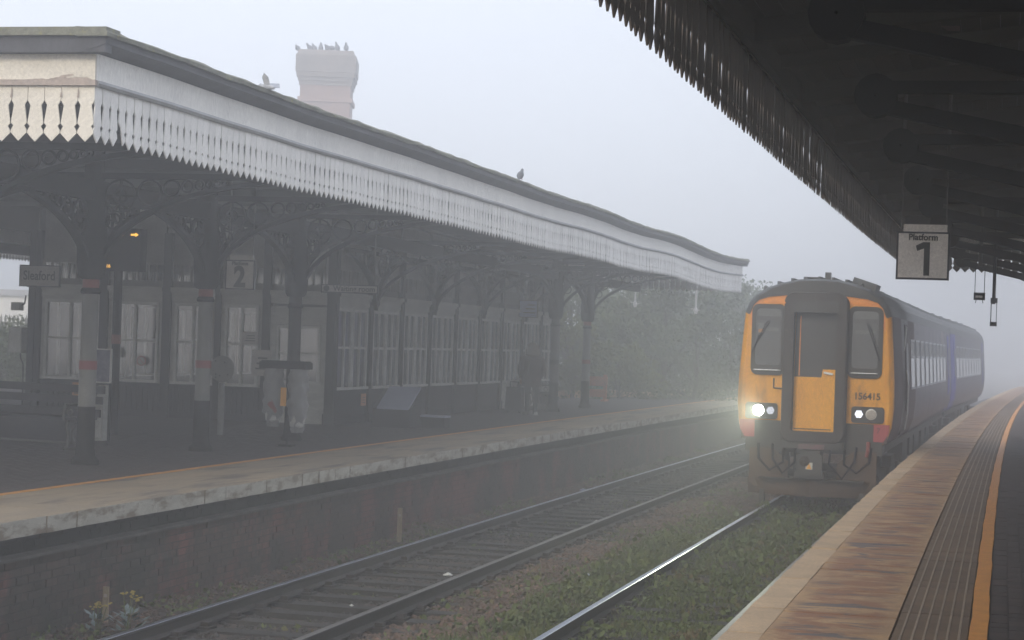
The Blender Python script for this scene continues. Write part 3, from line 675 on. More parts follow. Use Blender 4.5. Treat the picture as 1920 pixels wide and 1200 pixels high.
o = copy_tree(col0); o.location = pt(COLS[9], TK, PZ); o.rotation_euler = (0, 0, phi(COLS[9])); o['group'] = G; o['label'] = 'iron column just off the left edge whose bracket reaches in under the canopy corner'
for k in (5, 7, 8):
    o = copy_tree(cold); c = COLS[k]; o.location = pt(c, 20.6, PZ); o.rotation_euler = (0, 0, phi(c)+PI); o['group'] = 'rear iron columns'; o['label'] = 'iron column in the rear row behind the station building'

for s_ in (38.65, 42.75, 46.85, 50.95):      # brackets springing from the building's pilasters
    for sg, L_, h_, z_ in ((0, 3.3, 1.35, 4.55),):
        o_ = bracket(L_, h_, lambda u, v, d: (d, -u, z_+v), M_iron, can, r0=.1, name='wall_bracket', th=.05)
        o_.location = pt(s_, 10.85, 0)-cb; o_.rotation_euler = (0, 0, phi(s_))
    for sg in (1, -1):
        o_ = bracket(1.9, 1.0, lambda u, v, d, sg=sg: (sg*u, d, 4.3+v), M_iron, can, maxang=1.15, r0=.1, name='wall_bracket')
        o_.location = pt(s_, 10.78, 0)-cb; o_.rotation_euler = (0, 0, phi(s_))
# ---- station building
SB0, SB1, TB0, TB1 = 36.5, 55.0, 10.9, 17.2
bb0 = pt(SB0, TB0, PZ)
sb = thing('station_building', 'long glazed timber station building under the far canopy', 'building', bb0)
def wallpt(kind, a, d, z):      # along-wall coordinate a, outward d
    if kind == 'front': return pt(SB0+a, TB0-d, z)
    if kind == 'end': return pt(SB0-d, TB0+a, z)
    if kind == 'rear': return pt(SB0+a, TB1+d, z)
    if kind == 'cross': return pt(SB0+13-d, TB0+a, z)
    if kind == 'far': return pt(SB1+d, TB0+a, z)
def wbox(b, kind, a0, a1, d0, d1, z0, z1, mi=0):
    b.add([wallpt(kind, a, d, z) for a in (a0, a1) for d in (d0, d1) for z in (z0, z1)], [(0, 1, 3, 2), (4, 6, 7, 5), (0, 4, 5, 1), (2, 3, 7, 6), (0, 2, 6, 4), (1, 5, 7, 3)], mi)
def window(kind, a0, a1, z0=1.68, z1=3.2, glass=M_glassd, mull=1, door=False):
    x = MB(); f = .055
    wbox(x, kind, a0, a0+f, -.05, .03, z0, z1); wbox(x, kind, a1-f, a1, -.05, .03, z0, z1)
    wbox(x, kind, a0+f, a1-f, -.05, .03, z1-f, z1); wbox(x, kind, a0-.04, a1+.04, -.05, .07, z0-.05, z0)
    wbox(x, kind, a0+f, a1-f, -.03, .01, (z0+z1)/2-.02, (z0+z1)/2+.025)
    for k in range(1, mull+1):
        c = a0+(a1-a0)*k/(mull+1); wbox(x, kind, c-.025, c+.025, -.045, .025, z0, z1-f)
    w = x.build('window', M_wframe, sb, off=bb0)
    for k in range(mull+1):
        c0 = a0+f+(a1-a0-2*f)*k/(mull+1)+.01; c1 = a0+f+(a1-a0-2*f)*(k+1)/(mull+1)-.01
        for zz0, zz1 in ((z0, (z0+z1)/2-.02), ((z0+z1)/2+.025, z1-f)):
            p = MB(); wbox(p, kind, c0, c1, -.02, -.014, zz0, zz1); o = p.build('pane', glass, w, off=bb0)
    return w
def dado(kind, a0, a1, z1=1.62):
    x = MB(); wbox(x, kind, a0, a1, -.06, -.01, PZ, z1); a = a0+.03
    while a < a1-.08: wbox(x, kind, a, a+.105, -.01, .008, PZ+.12, z1-.06); a += .115
    wbox(x, kind, a0, a1, -.01, .03, PZ, PZ+.12); wbox(x, kind, a0, a1, -.01, .02, z1-.06, z1)
    x.build('dado', M_dado, sb, off=bb0)
def pil(kind, a, w=.16, m=M_brown, z1=4.55):
    x = MB(); wbox(x, kind, a-w/2, a+w/2, -.08, .06, PZ, z1); wbox(x, kind, a-w/2-.02, a+w/2+.02, -.08, .085, PZ, PZ+.2)
    wbox(x, kind, a-w/2-.025, a+w/2+.025, -.08, .09, 3.42, 3.5); x.build('pilaster', m, sb, off=bb0)
def architrave(kind, a0, a1):
    x = MB(); wbox(x, kind, a0, a1, -.06, .03, 3.25, 3.38); wbox(x, kind, a0, a1, -.06, .06, 3.38, 3.42); wbox(x, kind, a0, a1, -.06, .1, 3.42, 3.5)
    x.build('architrave', M_archit, sb, off=bb0)
    x = MB(); wbox(x, kind, a0, a1, -.06, -.03, 3.5, 3.62); wbox(x, kind, a0, a1, -.06, -.03, 3.95, 5.0)
    n_ = max(2, int((a1-a0)/.16)); 
    for k in range(n_+1): c = a0+(a1-a0)*k/n_; wbox(x, kind, c-.016, c+.016, -.05, .0, 3.62, 3.95)
    wbox(x, kind, a0, a1, -.03, .01, 3.93, 3.98); x.build('clerestory', M_panel, sb, off=bb0)
    g_ = MB(); wbox(g_, kind, a0, a1, -.042, -.036, 3.62, 3.95); g_.build('clerestory_pane', M_glass, sb, off=bb0)
LN = SB1-SB0; LT = TB1-TB0
# front (towards the track): pilasters every 2.05 m
pa = [.0]+[2.15+2.05*k for k in range(9)]; pa[-1] = LN
for k, a in enumerate(pa): pil('front', a, .2 if k in (0, 9) else .17)
for k in range(9):
    a0, a1 = pa[k]+.09, pa[k+1]-.09
    architrave('front', a0, a1)
    if k < 0:
        x = MB(); wbox(x, 'front', a0, a0+.5, -.05, .02, PZ, 3.2); wbox(x, 'front', a1-.4, a1, -.05, .02, PZ, 3.2); wbox(x, 'front', a0+.5, a1-.4, -.05, .02, 3.05, 3.2); x.build('doorway', M_brown, sb, off=bb0)
        x = MB(); wbox(x, 'front', a0+.5, a1-.4, -.05, -.01, PZ, 3.05); wbox(x, 'front', a0+.6, a1-.5, -.02, .005, 1.2, 1.8); x.build('door', M_dado, sb, off=bb0)
    else:
        if k in (6, 7):
            x = MB(); wbox(x, 'front', a0, a1, -.06, -.01, PZ, 1.62); wbox(x, 'front', a0+.15, a1-.15, -.01, .01, PZ+.2, 1.5); x.build('pale_panel', M_archit, sb, off=bb0)
        else: dado('front', a0, a1)
        m_ = (a0+a1)/2
        x = MB(); wbox(x, 'front', a0, a1, -.06, 0, 1.62, 1.64); wbox(x, 'front', a0, a0+.08, -.06, 0, 1.63, 3.25); wbox(x, 'front', a1-.08, a1, -.06, 0, 1.63, 3.25); wbox(x, 'front', a0+.08, a1-.08, -.06, 0, 3.2, 3.25); x.build('wall_frame', M_archit, sb, off=bb0)
        window('front', a0+.08, m_-.02); window('front', m_+.02, a1-.08)
# end wall facing the camera
for a, w in ((.02, .2), (1.35, .16), (2.35, .12), (3.42, .17), (4.75, .17), (LT-.08, .2)): pil('end', a, w)
ends = [(.12, 1.27, 'door'), (1.43, 2.29, 'poster'), (2.41, 3.33, 'w'), (3.51, 4.66, 'w'), (4.84, LT-.2, 'w')]
for a0, a1, k in ends:
    architrave('end', a0, a1)
    if k == 'door':
        x = MB(); wbox(x, 'end', a0, a0+.12, -.05, .02, PZ, 3.2); wbox(x, 'end', a1-.12, a1, -.05, .02, PZ, 3.2); wbox(x, 'end', a0+.12, a1-.12, -.05, .02, 2.85, 3.2); wbox(x, 'end', a0+.12, a1-.12, -.04, .01, PZ, 1.75); x.build('doorway', M_archit, sb, off=bb0)
        window('end', a0+.13, a1-.13, 1.78, 2.84, M_glass, 1)
    else:
        dado('end', a0, a1)
        x = MB(); wbox(x, 'end', a0, a0+.07, -.06, 0, 1.62, 3.25); wbox(x, 'end', a1-.07, a1, -.06, 0, 1.62, 3.25); wbox(x, 'end', a0+.07, a1-.07, -.06, 0, 3.2, 3.25); x.build('wall_frame', M_archit, sb, off=bb0)
        window('end', a0+.08, a1-.08, glass=M_glass)
# rear wall with windows, far end wall, inner wall
for k in range(9):
    a0, a1 = pa[k]+.09, pa[k+1]-.09
    dado('rear', a0, a1); architrave('rear', a0, a1); pil('rear', pa[k], .17); window('rear', a0+.06, a1-.06, 1.68, 3.2, M_glass)
    x = MB(); wbox(x, 'rear', a0, a0+.05, -.06, 0, 1.62, 3.25); wbox(x, 'rear', a1-.05, a1, -.06, 0, 1.62, 3.25); wbox(x, 'rear', a0+.05, a1-.05, -.06, 0, 3.2, 3.25); x.build('wall_frame', M_archit, sb, off=bb0)
x = MB(); wbox(x, 'far', -.05, LT+.05, -.1, 0, PZ, 5.0); wbox(x, 'far', -.05, LT+.05, -.1, .03, 3.42, 3.5); x.build('far_end_wall', M_archit, sb, off=bb0)
x = MB(); wbox(x, 'cross', .1, LT-.1, -.06, .06, PZ, 4.5); x.build('inner_wall', M_inner, sb, off=bb0)
MB().strip(SB0+.1, SB1-.1, [(TB0+.08, PZ), (TB1-.08, PZ), (TB1-.08, PZ+.02), (TB0+.08, PZ+.02)], 3).build('floor', M_inner, sb, off=bb0)
MB().strip(SB0-.05, SB1+.05, [(TB0+.1, 5.05), (TB1-.1, 5.05), (TB1-.1, 5.1), (TB0+.1, 5.1)], 3).build('ceiling', M_inner, sb, off=bb0)
MB().strip(SB0+3, SB1-2, [(TB0+.3, 5.43), (14, 6.3), (TB1-.3, 5.43)], 3).build('roof', M_slate, sb, off=bb0)
# ------------------------------------------------------------------ brick chimney beyond the station, with pigeons
CHs, CHt = 71.0, 24.0
chr_ = thing('brick_chimney', 'big pale brick chimney with corbelled head rising above the canopy, pigeons on top', 'chimney', pt(CHs, CHt, 0), PI/2+.03)
def course_block(z0, z1, hw, m, nm):
    x = MB(); z = z0
    while z < z1-.02:
        e = random.uniform(-.012, .012); x.box((0, 0, z+.045), (2*hw+e, 2*hw+e, .078)); z += .09
    x.box((0, 0, (z0+z1)/2), (2*hw-.03, 2*hw-.03, z1-z0)); return x.build(nm, m, chr_)
course_block(0, 11.28, .93, M_chim, 'stack'); course_block(11.28, 11.46, 1.01, M_chim, 'band'); course_block(11.46, 11.95, .93, M_chim, 'neck')
for i, (za, zb_, w) in enumerate(((11.9, 12.05, .97), (12.05, 12.2, 1.02), (12.2, 12.38, 1.07), (12.38, 13.02, 1.11))): course_block(za, zb_, w, M_chimd, 'corbel')
MB().box((0, 0, 13.1), (2.16, 2.16, .2), taper=.93).build('flaunching', M_chimd, chr_)
def pigeon(label, loc, rz, group, pose=0, m=M_bird, sc=1.0):
    r = thing('pigeon', label, 'bird', loc, rz, group)
    up = {0: .75, 1: .1, 2: 1.2, 3: .5}[pose]; d = Vector((math.cos(up), 0, math.sin(up))); c = Vector((0, 0, .11))
    P = [c-d*.13, c-d*.1, c-d*.04, c+d*.03, c+d*.08, c+d*.11+Vector((.01, 0, .015)), c+d*.125+Vector((.015, 0, .04)), c+d*.13+Vector((.035, 0, .055)), c+d*.13+Vector((.06, 0, .052))]
    P = [p*sc for p in P]; b = MB(); b.tube(P, [x*sc for x in (.02, .05, .082, .085, .066, .042, .036, .034, .01)], 10); b.build('body', m, r, True)
    b = MB(); b.tube([P[0], P[0]-d*.12*sc], [.03*sc, .022*sc], 6); b.build('tail', m, r)
    if pose != 2:
        for s_ in (1, -1): MB().tube([c*sc+Vector((0, .03*s_, -.05)), Vector((0, .03*s_, 0))], .006, 5).build('leg', M_pink, r)
    return r
gp = 'pigeons on the chimney top'
def topc(t): return pt(CHs-.6, 24+(t-20.05)*.98, 13.2)
for lab, t, rz, pose in (('pigeon stretched out level at the left end of the chimney top', 21.05, PI, 1), ('plump pigeon, second from the left on the chimney top', 20.55, 2.4, 0),
        ('pigeon touching the plump one, third from the left on the chimney top', 20.37, 1.0, 0), ('pigeon sitting upright in the middle of the chimney top', 20.12, .4, 2),
        ('pigeon with its tail raised right of the middle of the chimney top', 19.85, .9, 3), ('low hunched small pigeon between two upright ones on the chimney top', 19.68, 2.0, 1),
        ('tall upright pigeon, second from the right on the chimney top', 19.45, 2.6, 2), ('pigeon alone at the right corner of the chimney top', 19.1, 3.4, 0)):
    pigeon(lab, topc(t), rz+1.3, gp, pose, sc=1.12)
pigeon('dark pigeon sitting on the mossy canopy edge in mid picture', pt(32.4, 6.3, 5.345), 1.2, None, 0, sc=.68)
# bird landing with raised wings
gl = thing('landing_bird', 'pale bird landing on the canopy edge with both wings raised', 'bird', pt(20.8, 6.25, 5.31), 2.6); gl.scale = (.68, .68, .68)
MB().tube([(-.12, 0, .03), (-.05, 0, .05), (.06, 0, .06), (.12, 0, .07), (.16, 0, .09), (.2, 0, .085)], [.02, .045, .05, .035, .028, .008], 10).build('body', M_birdw, gl, True)
for s_, P in ((1, [(0.05, .03, .07), (.07, .08, .2), (.02, .1, .27), (-.05, .07, .2), (-.06, .03, .07)]), (-1, [(.06, -.03, .07), (.1, -.18, .14), (.04, -.34, .15), (-.06, -.22, .07), (-.07, -.03, .05)])):
    MB().add(P+[(x, y, z-.008) for x, y, z in P], [(0, 1, 2, 3, 4), (9, 8, 7, 6, 5)]+[(i, (i+1) % 5, 5+(i+1) % 5, 5+i) for i in range(5)]).build('wing', M_birdw, gl)
#PART3
# ------------------------------------------------------------------ furniture of the far platform
def post_sign(name, label, s, t, z0, z1, w, face=M_sign, frame=M_signb, turn=0.0):
    r = sthing(name, label, 'sign', s, t, z0, None, turn); h = z1-z0
    MB().bx(-.025, .025, -w/2, w/2, 0, h).build('frame', frame, r); MB().bx(-.03, -.026, -w/2+.018, w/2-.018, .018, h-.018).build('face', face, r); return r, h
# hanging platform number signs
def platform_sign(label, num, s, t, z0, w, h, ztop, face, side=1):
    r, hh = post_sign('hanging_platform_sign', label, s, t, z0, z0+h, w, face)
    MB().bx(-.03, .02, -w/2+.03, w/2-.06, h, h+.07).build('header', face, r)
    text('lettering', 'Platform', .085*w/.5, M_ink, r, (-.033, 0, h*.88), sx=.95, bold=.002)
    if num == '1': MB().prism([(-.01, .04), (-.065, .04), (-.065, .36), (.0, .36), (.068, .325), (.055, .275), (-.01, .3)], .031, .034, lambda u, v, d: (-d, u, v)).build('number', M_ink, r)
    else: text('number', num, .46*w/.5, M_ink, r, (-.033, .0, h*.40), sx=.85, ext=.002, bold=.016)
    for sg in (1, -1):
        y = sg*(w/2-.04)
        MB().tube([(0, y, h), (0, y, h+(ztop-z0-h)*.48)], .007, 8).tube([(0, y, h+(ztop-z0-h)*.48), (0, y, ztop-z0)], .017, 8).build('hanger', M_tube, r)
    return r
platform_sign('square hanging sign with large black 1 and the word Platform', '1', 20, -.8, 3.41, .50, .46, 5.25, M_sign)
platform_sign('square hanging sign with large black 2 on the far platform', '2', 27.0, 8.98, 3.28, .44, .42, 5.1, M_sign2)
r, h = post_sign('station_name_sign', 'pale rectangular sign reading Sleaford at the left end of the building', 34, 15.75, 3.38, 3.78, .82, M_sign2)
text('lettering', 'Sleaford', .24, M_ink, r, (-.033, 0, h/2), sx=.82, bold=.004)
r, h = post_sign('waiting_room_sign', 'long pale hanging sign reading Waiting room with a seated figure symbol', 33.6, 9.6, 3.42, 3.57, 1.05, M_sign2)
text('lettering', 'Waiting room', .135, M_ink, r, (-.033, -.09, h/2), sx=1.0, bold=.002)
MB().lathe([(.055, 0), (.055, .004)], (-.031, .42, h/2), 16, M=Matrix.Rotation(-PI/2, 3, 'Y')).box((-.034, .44, h/2-.02), (.006, .05, .03)).build('symbol', M_ink, r)
for sg in (1, -1): MB().tube([(0, sg*.45, h), (0, sg*.45, 1.5)], .012, 6).build('hanger', M_tube, r)
r, h = post_sign('blue_notice', 'small pale blue notice hanging by the end of the station building', 50.5, 10.6, 3.3, 3.75, .5, mat('blue_notice_face', (.3, .36, .55), (.26, .32, .5), .5, 3), M_signb)
for q in range(3): MB().bx(-.034, -.03, -.18, .12-.05*q, .12+.1*q, .14+.1*q).build('text_line', M_ink, r)
MB().tube([(0, 0, h), (0, 0, 1.5)], .012, 6).build('hanger', M_tube, r)
# information display on its own dark post
r = sthing('departure_display', 'black departure display with amber Platform 2 arrow and clock lettering', 'display', 30, 12.28, PZ)
MB().bx(-.12, .12, -.42, .42, 2.62, 3.3).build('case', M_iron, r); MB().bx(-.125, -.121, -.4, .4, 2.64, 3.28).build('screen', M_ironr, r)
text('platform_text', 'Platform 2', .085, M_amber, r, (-.127, .06, 3.2), ext=.001)
MB().prism([(-.25, 3.185), (-.33, 3.185), (-.33, 3.165), (-.385, 3.2), (-.33, 3.235), (-.33, 3.215), (-.25, 3.215)], -.128, -.125, lambda u, v, d: (d, u, v)).build('arrow', M_amber, r)
text('clock_text', '08:41:16', .08, M_amber, r, (-.127, .22, 2.69), ext=.001)
MB().tube([(0, .0, 0), (0, .0, 2.64)], .07, 10).build('post', M_iron, r); MB().tube([(0, .0, 1.45), (0, .0, 1.6)], .076, 10).build('red_band', M_red, r)
# framed poster on a stand, with a pale cabinet below
r = sthing('poster_stand', 'framed dark blue poster standing beside the nearest column', 'poster stand', 27.2, 11.2, PZ)
MB().bx(-.02, .02, -.19, .19, .9, 1.4).build('frame', M_wframe, r)
pm_ = mat('poster_print', (.05, .06, .11), (.16, .15, .2), .5, 9, .5, c3=(.28, .26, .3), s3=16, r3=.33)
MB().bx(-.024, -.021, -.17, .17, .92, 1.38).build('poster', pm_, r)
for y in (-.17, .17): MB().bx(-.0, .03, y-.015, y+.015, 0, .9).build('leg', M_iron, r)
r = sthing('pale_cabinet', 'pale beige cabinet under the dark poster beside the nearest column', 'cabinet', 27.4, 11.3, PZ)
MB().bx(-.1, .12, -.13, .15, .05, .86).build('body', M_archit, r); MB().bx(-.104, -.1, -.11, .13, .1, .82).build('door', M_wframe, r); MB().bx(-.11, -.104, .08, .1, .4, .5).build('handle', M_iron, r)
# white disc on a post
r = sthing('white_disc_post', 'large white disc on a white post beside the second column', 'sign', 31.3, 10.98, PZ)
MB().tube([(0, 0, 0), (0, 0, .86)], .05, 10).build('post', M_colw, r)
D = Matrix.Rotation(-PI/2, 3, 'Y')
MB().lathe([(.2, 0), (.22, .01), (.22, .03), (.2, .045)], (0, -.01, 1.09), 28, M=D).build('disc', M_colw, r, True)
x = MB()
for y, z in ((.09, 1.0), (.02, .98), (.09, .95), (-.12, 1.0), (.1, 1.22), (-.06, 1.2)): x.lathe([(.014, 0), (.014, .01)], (-.045, y, z), 8, M=D)
x.build('bolts', M_iron, r); MB().bx(-.02, .02, .2, .24, 1.0, 1.14).build('hinge', M_iron, r)
# cast iron bench, nearest
def bench(label, s, t, turn, L=2.2):
    r = sthing('platform_bench', label, 'bench', s, t, PZ, None, turn)       # local y along the seat, sitter faces -x
    for k, z in enumerate((.50, .68, .83)): MB().box((.27+.04*k, 0, z), (.025, L, .11), M=None).build('back_slat', M_bench, r)
    for k in range(4): MB().box((-.2+.12*k, 0, .43), (.1, L, .035)).build('seat_slat', M_bench, r)
    for y in (-L/2+.16, L/2-.16):
        x = MB(); x.tube([(-.28, y, 0), (-.22, y, .06), (-.2, y, .2), (-.24, y, .34), (-.22, y, .41)], .022, 6); x.tube([(.34, y, 0), (.26, y, .08), (.2, y, .2), (.22, y, .34), (.27, y, .45), (.33, y, .7), (.38, y, .9)], .022, 6)
        x.tube([(-.24, y, .41), (.25, y, .41)], .022, 6); x.tube([(-.3, y, .41), (-.32, y, .52), (-.28, y, .62), (-.1, y, .63), (.3, y, .64)], .02, 6)
        fn = lambda u, v, d, y=y: (u, y+d, v)
        x.ring((0, .22), .15, .03, .04, fn, 18); x.tube([(-.28, y, .01), (.36, y, .01)], .022, 6); x.ring((-.18, .52), .06, .02, .03, fn, 10)
        x.build('cast_end', M_benchi, r)
    x = MB(); x.tube([(0, -L/2+.16, .08), (0, L/2-.16, .08)], .018, 6); x.build('stretcher', M_benchi, r); return r
bench('cast iron bench with dark slats at the left edge of the far platform', 26.2, 11.85, -.25, 2.3)
bench('pale edged bench behind the hooded person at the end of the building', 50.6, 10.25, PI/2+.2, 1.7)
# clear bag rubbish rack
r = sthing('rubbish_bag_rack', 'rubbish rack with dark lid and two hanging clear bags', 'rubbish bin', 28.9, 8.95, PZ)
MB().bx(-.16, .16, -.36, .38, 1.18, 1.28).bx(-.13, .13, -.34, .36, 1.28, 1.3).build('lid', M_iron, r)
MB().tube([(.06, -.02, 0), (.06, -.02, 1.18)], .02, 8).box((.06, -.02, .02), (.2, .2, .03)).build('post', M_colb, r)
for y, hgt, w in ((.19, .3, .145), (-.2, .22, .14)):
    prof = [(w*(.5+.5*math.sin(min(1.0, i/7)*PI/2)+.06*math.sin(i*1.9)), hgt+(1.18-hgt)*i/16) for i in range(17)]
    o = MB().lathe(prof, (-.01, y, 0), 26).build('bag', M_bag, r, True)
    for v in o.data.vertices: q_ = v.co.copy(); v.co.x += .018*math.sin(q_.z*21+q_.y*37)+.01*math.sin(q_.y*90); v.co.y += .018*math.sin(q_.z*17+q_.x*40)+.012*math.sin(q_.z*44+q_.y*30)
    MB().lathe([(.05, hgt+.05), (.11, hgt+.1), (.12, hgt+.25), (.06, hgt+.34)], (-.01, y, 0), 10).build('rubbish', M_litter, r, True)
MB().add([(-.15, .26, .66), (-.15, .1, .5), (-.16, .07, .55), (-.16, .2, .78)], [(0, 1, 2, 3)]).build('red_packet', M_red, r)
MB().bx(-.17, -.16, -.07, .02, .62, .9).build('yellow_notice', M_fyel, r)
# bins with pale lids near the front wall
r = sthing('grit_bin', 'dark bin with pale blue sloping lid in front of the station building', 'bin', 36.9, 9.7, PZ)
x = MB(); x.prism([(-.3, 0), (.4, 0), (.4, .72), (-.3, .36)], -.36, .4, lambda u, v, d: (u, d, v)); x.build('body', M_dado, r)
x = MB(); x.prism([(-.34, .345), (.42, .735), (.42, .765), (-.34, .375)], -.33, .3, lambda u, v, d: (u, d, v)); x.build('lid', mat('pale_blue_lid', (.34, .37, .46), (.3, .33, .42), .35, 3), r)
r = sthing('low_pale_box', 'low flat box with pale blue top beside the sloping lid bin', 'box', 37.4, 9.1, PZ)
MB().bx(-.15, .2, -.24, .26, 0, .2).build('body', M_dado, r); MB().bx(-.17, .22, -.26, .28, .2, .235).build('top', MATS['pale_blue_lid'], r)
# notices fixed to the building
def notice(label, s, t, z, w, h, m, name='wall_notice', side='end'):
    o = sthing(name, label, 'notice', s, t, z, None, 0 if side == 'end' else PI/2)
    MB().bx(-.012, 0, -w/2, w/2, 0, h).build('sheet', m, o); x = MB()
    for k in range(3): x.bx(-.015, -.012, -w*.3, w*.3*(1-.2*k), h*(.25+.2*k), h*(.31+.2*k))
    x.build('print', M_ink, o); return o
m_or = mat('orange_notice', (.5, .22, .06), (.42, .18, .05), .6, 5); m_rd = mat('red_disc', (.45, .2, .18), (.38, .16, .14), .6, 5)
notice('small orange notice low on the wall left of the nearest column', 36.38, 16.1, 1.28, .24, .3, m_or)
notice('small orange notice on the dark boards right of the corner pilaster', 38.2, 10.83, 1.3, .3, .24, m_or, side='front')
notice('white notice with red border on the glazed panel left of the door', 36.42, 12.55, 2.45, .34, .24, M_sign2)
notice('white poster in the glazed panel beside the building door', 36.42, 12.3, 1.85, .4, .5, M_sign2)
for lab, t, z, m in (('round dark sticker on the middle end window', 15.32, 2.2, M_archit), ('round no smoking sticker with red ring on the middle end window', 14.8, 2.05, m_rd)):
    o = sthing('window_sticker', lab, 'sticker', 36.43, t, z)
    MB().lathe([(.1, 0), (.1, .006)], (0, 0, 0), 18, M=D).build('disc', m, o)
    if m is m_rd: MB().lathe([(.075, 0), (.075, .003)], (-.007, 0, 0), 18, M=D).build('centre', M_sign2, o); MB().box((-.011, 0, 0), (.003, .13, .02), M=Matrix.Rotation(.78, 3, 'X')).build('bar', m_rd, o)
o = sthing('electrical_box', 'grey metal box with cable on the left outer corner of the building', 'electrical box', 36.2, 17.33, 2.12)
MB().bx(-.14, .1, -.14, .14, 0, .5).build('case', M_archit, o); MB().bx(-.145, -.14, -.12, .12, .02, .48).build('door', M_wframe, o)
MB().tube([(0, -.05, 0), (0, -.06, -.1), (0, -.12, -.22), (0, -.13, -.5), (0, -.13, -1.1)], .012, 6).build('cable', M_iron, o)
o = sthing('wall_lamp', 'small square lamp bracket above the grey electrical box', 'lamp', 36.2, 17.38, 2.95)
MB().bx(-.1, .08, -.1, .08, 0, .16).build('body', M_archit, o); MB().tube([(0, -.06, .08), (0, -.16, .14), (0, -.18, .3)], .015, 6).build('arm', M_iron, o)
# suitcase
o = sthing('suitcase', 'dark upright bag standing left of the hooded person', 'suitcase', 46.9, 9.95, PZ)
MB().box((0, 0, .34), (.26, .42, .56), taper=.9).build('body', M_trous, o); MB().tube([(0, -.12, .6), (0, -.12, .74), (0, .12, .74), (0, .12, .6)], .012, 6).build('handle', M_iron, o)
for y in (-.15, .15): MB().tube([(-.1, y-.02, .03), (-.1, y+.02, .03)], .03, 8).build('wheel', M_iron, o)
o = sthing('carrier_bag', 'small pale carrier bag on the bench behind the hooded person', 'bag', 50.4, 10.05, PZ+.45)
MB().box((0, 0, .09), (.14, .24, .18), taper=.8).tube([(0, -.06, .18), (0, -.04, .28), (0, .04, .28), (0, .06, .18)], .008, 5).build('carrier_bag_body', M_litter, o)
# orange barrier behind the far column
o = sthing('orange_barrier', 'small orange barrier standing behind the farthest column', 'barrier', 59.4, 10.72, PZ)
MB().bx(-.05, .05, -.36, .36, .45, .74).build('panel', M_orange, o); MB().bx(-.045, .045, -.33, .33, .12, .36).build('panel', M_orange, o)
for y in (-.3, .3): MB().box((0, y, .4), (.1, .1, .8)).box((0, y, .03), (.6, .12, .06)).build('upright', M_orange, o)
# white lamp drops beyond the canopy end
for k, (s, t, z0, lab) in enumerate(((61.2, 9.95, 4.0, 'white lamp drop hanging near the far column'), (61.2, 8.05, 3.85, 'white lamp drop hanging below the far end of the canopy'))):
    o = sthing('lamp_drop', lab, 'lamp', s, t, z0, 'white lamp drops at the far canopy end')
    MB().tube([(0, 0, 0), (0, 0, 1.2), (-.15, 0, 1.38), (-1.7, 0, 1.4)], .03, 8).build('rod', M_white, o); MB().lathe([(.02, .08), (.06, .0), (.07, -.05), (.04, -.14)], n=12).build('shade', M_white, o, True)
    MB().tube([(0, -.12, -.03), (0, .16, .02)], .014, 6).build('bracket', M_white, o)

# ------------------------------------------------------------------ person
def skin_mesh(name, pts, edges, radii, m, parent, sub=2):
    me = bpy.data.meshes.new(name); me.from_pydata(pts, edges, []); o = bpy.data.objects.new(name, me); scn.collection.objects.link(o)
    md = o.modifiers.new('s', 'SKIN'); md.use_smooth_shade = True
    for i, r in enumerate(radii): me.skin_vertices[0].data[i].radius = r if isinstance(r, tuple) else (r, r)
    me.skin_vertices[0].data[0].use_root = True
    o.modifiers.new('b', 'SUBSURF').levels = sub
    dg = bpy.context.evaluated_depsgraph_get(); nm = bpy.data.meshes.new_from_object(o.evaluated_get(dg)); bpy.data.objects.remove(o)
    nm.materials.clear(); nm.materials.append(m); nm.polygons.foreach_set('use_smooth', [True]*len(nm.polygons))
    ob = bpy.data.objects.new(name, nm); scn.collection.objects.link(ob); ob.parent = parent; return ob
pr = sthing('person', 'person in a dark maroon coat with furry hood waiting on the far platform', 'person', 45.9, 9.3, PZ, None, .5)
# local: x forward (away), the figure stands looking away from the camera
P = [(0, 0, .86), (0, 0, 1.02), (0, 0, 1.2), (-.01, 0, 1.34), (0, 0, 1.4), (.03, 0, 1.5), (.04, 0, 1.6)]
E_ = [(i, i+1) for i in range(6)]; R_ = [(.15, .17), (.14, .16), (.15, .18), (.12, .16), (.06, .06), (.095, .085), (.06, .06)]
def chain(root, pts, rad):
    a = root
    for p, r in zip(pts, rad): P.append(p); R_.append(r); E_.append((a, len(P)-1)); a = len(P)-1
for sg in (1, -1):
    chain(0, [(0.01, .09*sg, .8), (.02*sg, .095*sg, .48), (-.02, .1*sg, .1), (.0, .1*sg, .045), (.12, .115*sg, .035)], [.1, .07, .05, .045, .035])
    chain(3, [(0, .19*sg, 1.31), (.02, .24*sg, 1.08), (.14, .2*sg, .92), (.2, .19*sg, .86)], [.075, .06, .045, .035])
skin_mesh('body', P, E_, R_, M_trous, pr)
for sg in (1, -1):           # hands: palm, four fingers and a thumb, curled
    h0 = Vector((.2, .19*sg, .86)); pp = [h0, h0+Vector((.04, 0, -.05))]; ee = [(0, 1)]; rr_ = [.022, .024]
    for k, (ln, oy) in enumerate(((.07, -.028), (.08, -.01), (.075, .01), (.06, .027))):
        a = h0+Vector((.055, oy, -.075)); b_ = a+Vector((.012, 0, -ln*.5)); c_ = b_+Vector((-.016, 0, -ln*.45)); i = len(pp); pp += [a, b_, c_]; ee += [(1, i), (i, i+1), (i+1, i+2)]; rr_ += [.0095, .0085, .007]
    i = len(pp); pp += [h0+Vector((.03, -.04*sg, -.03)), h0+Vector((.05, -.05*sg, -.065))]; ee += [(0, i), (i, i+1)]; rr_ += [.011, .008]
    skin_mesh('hand', [tuple(v) for v in pp], ee, rr_, M_skin, pr, 1)
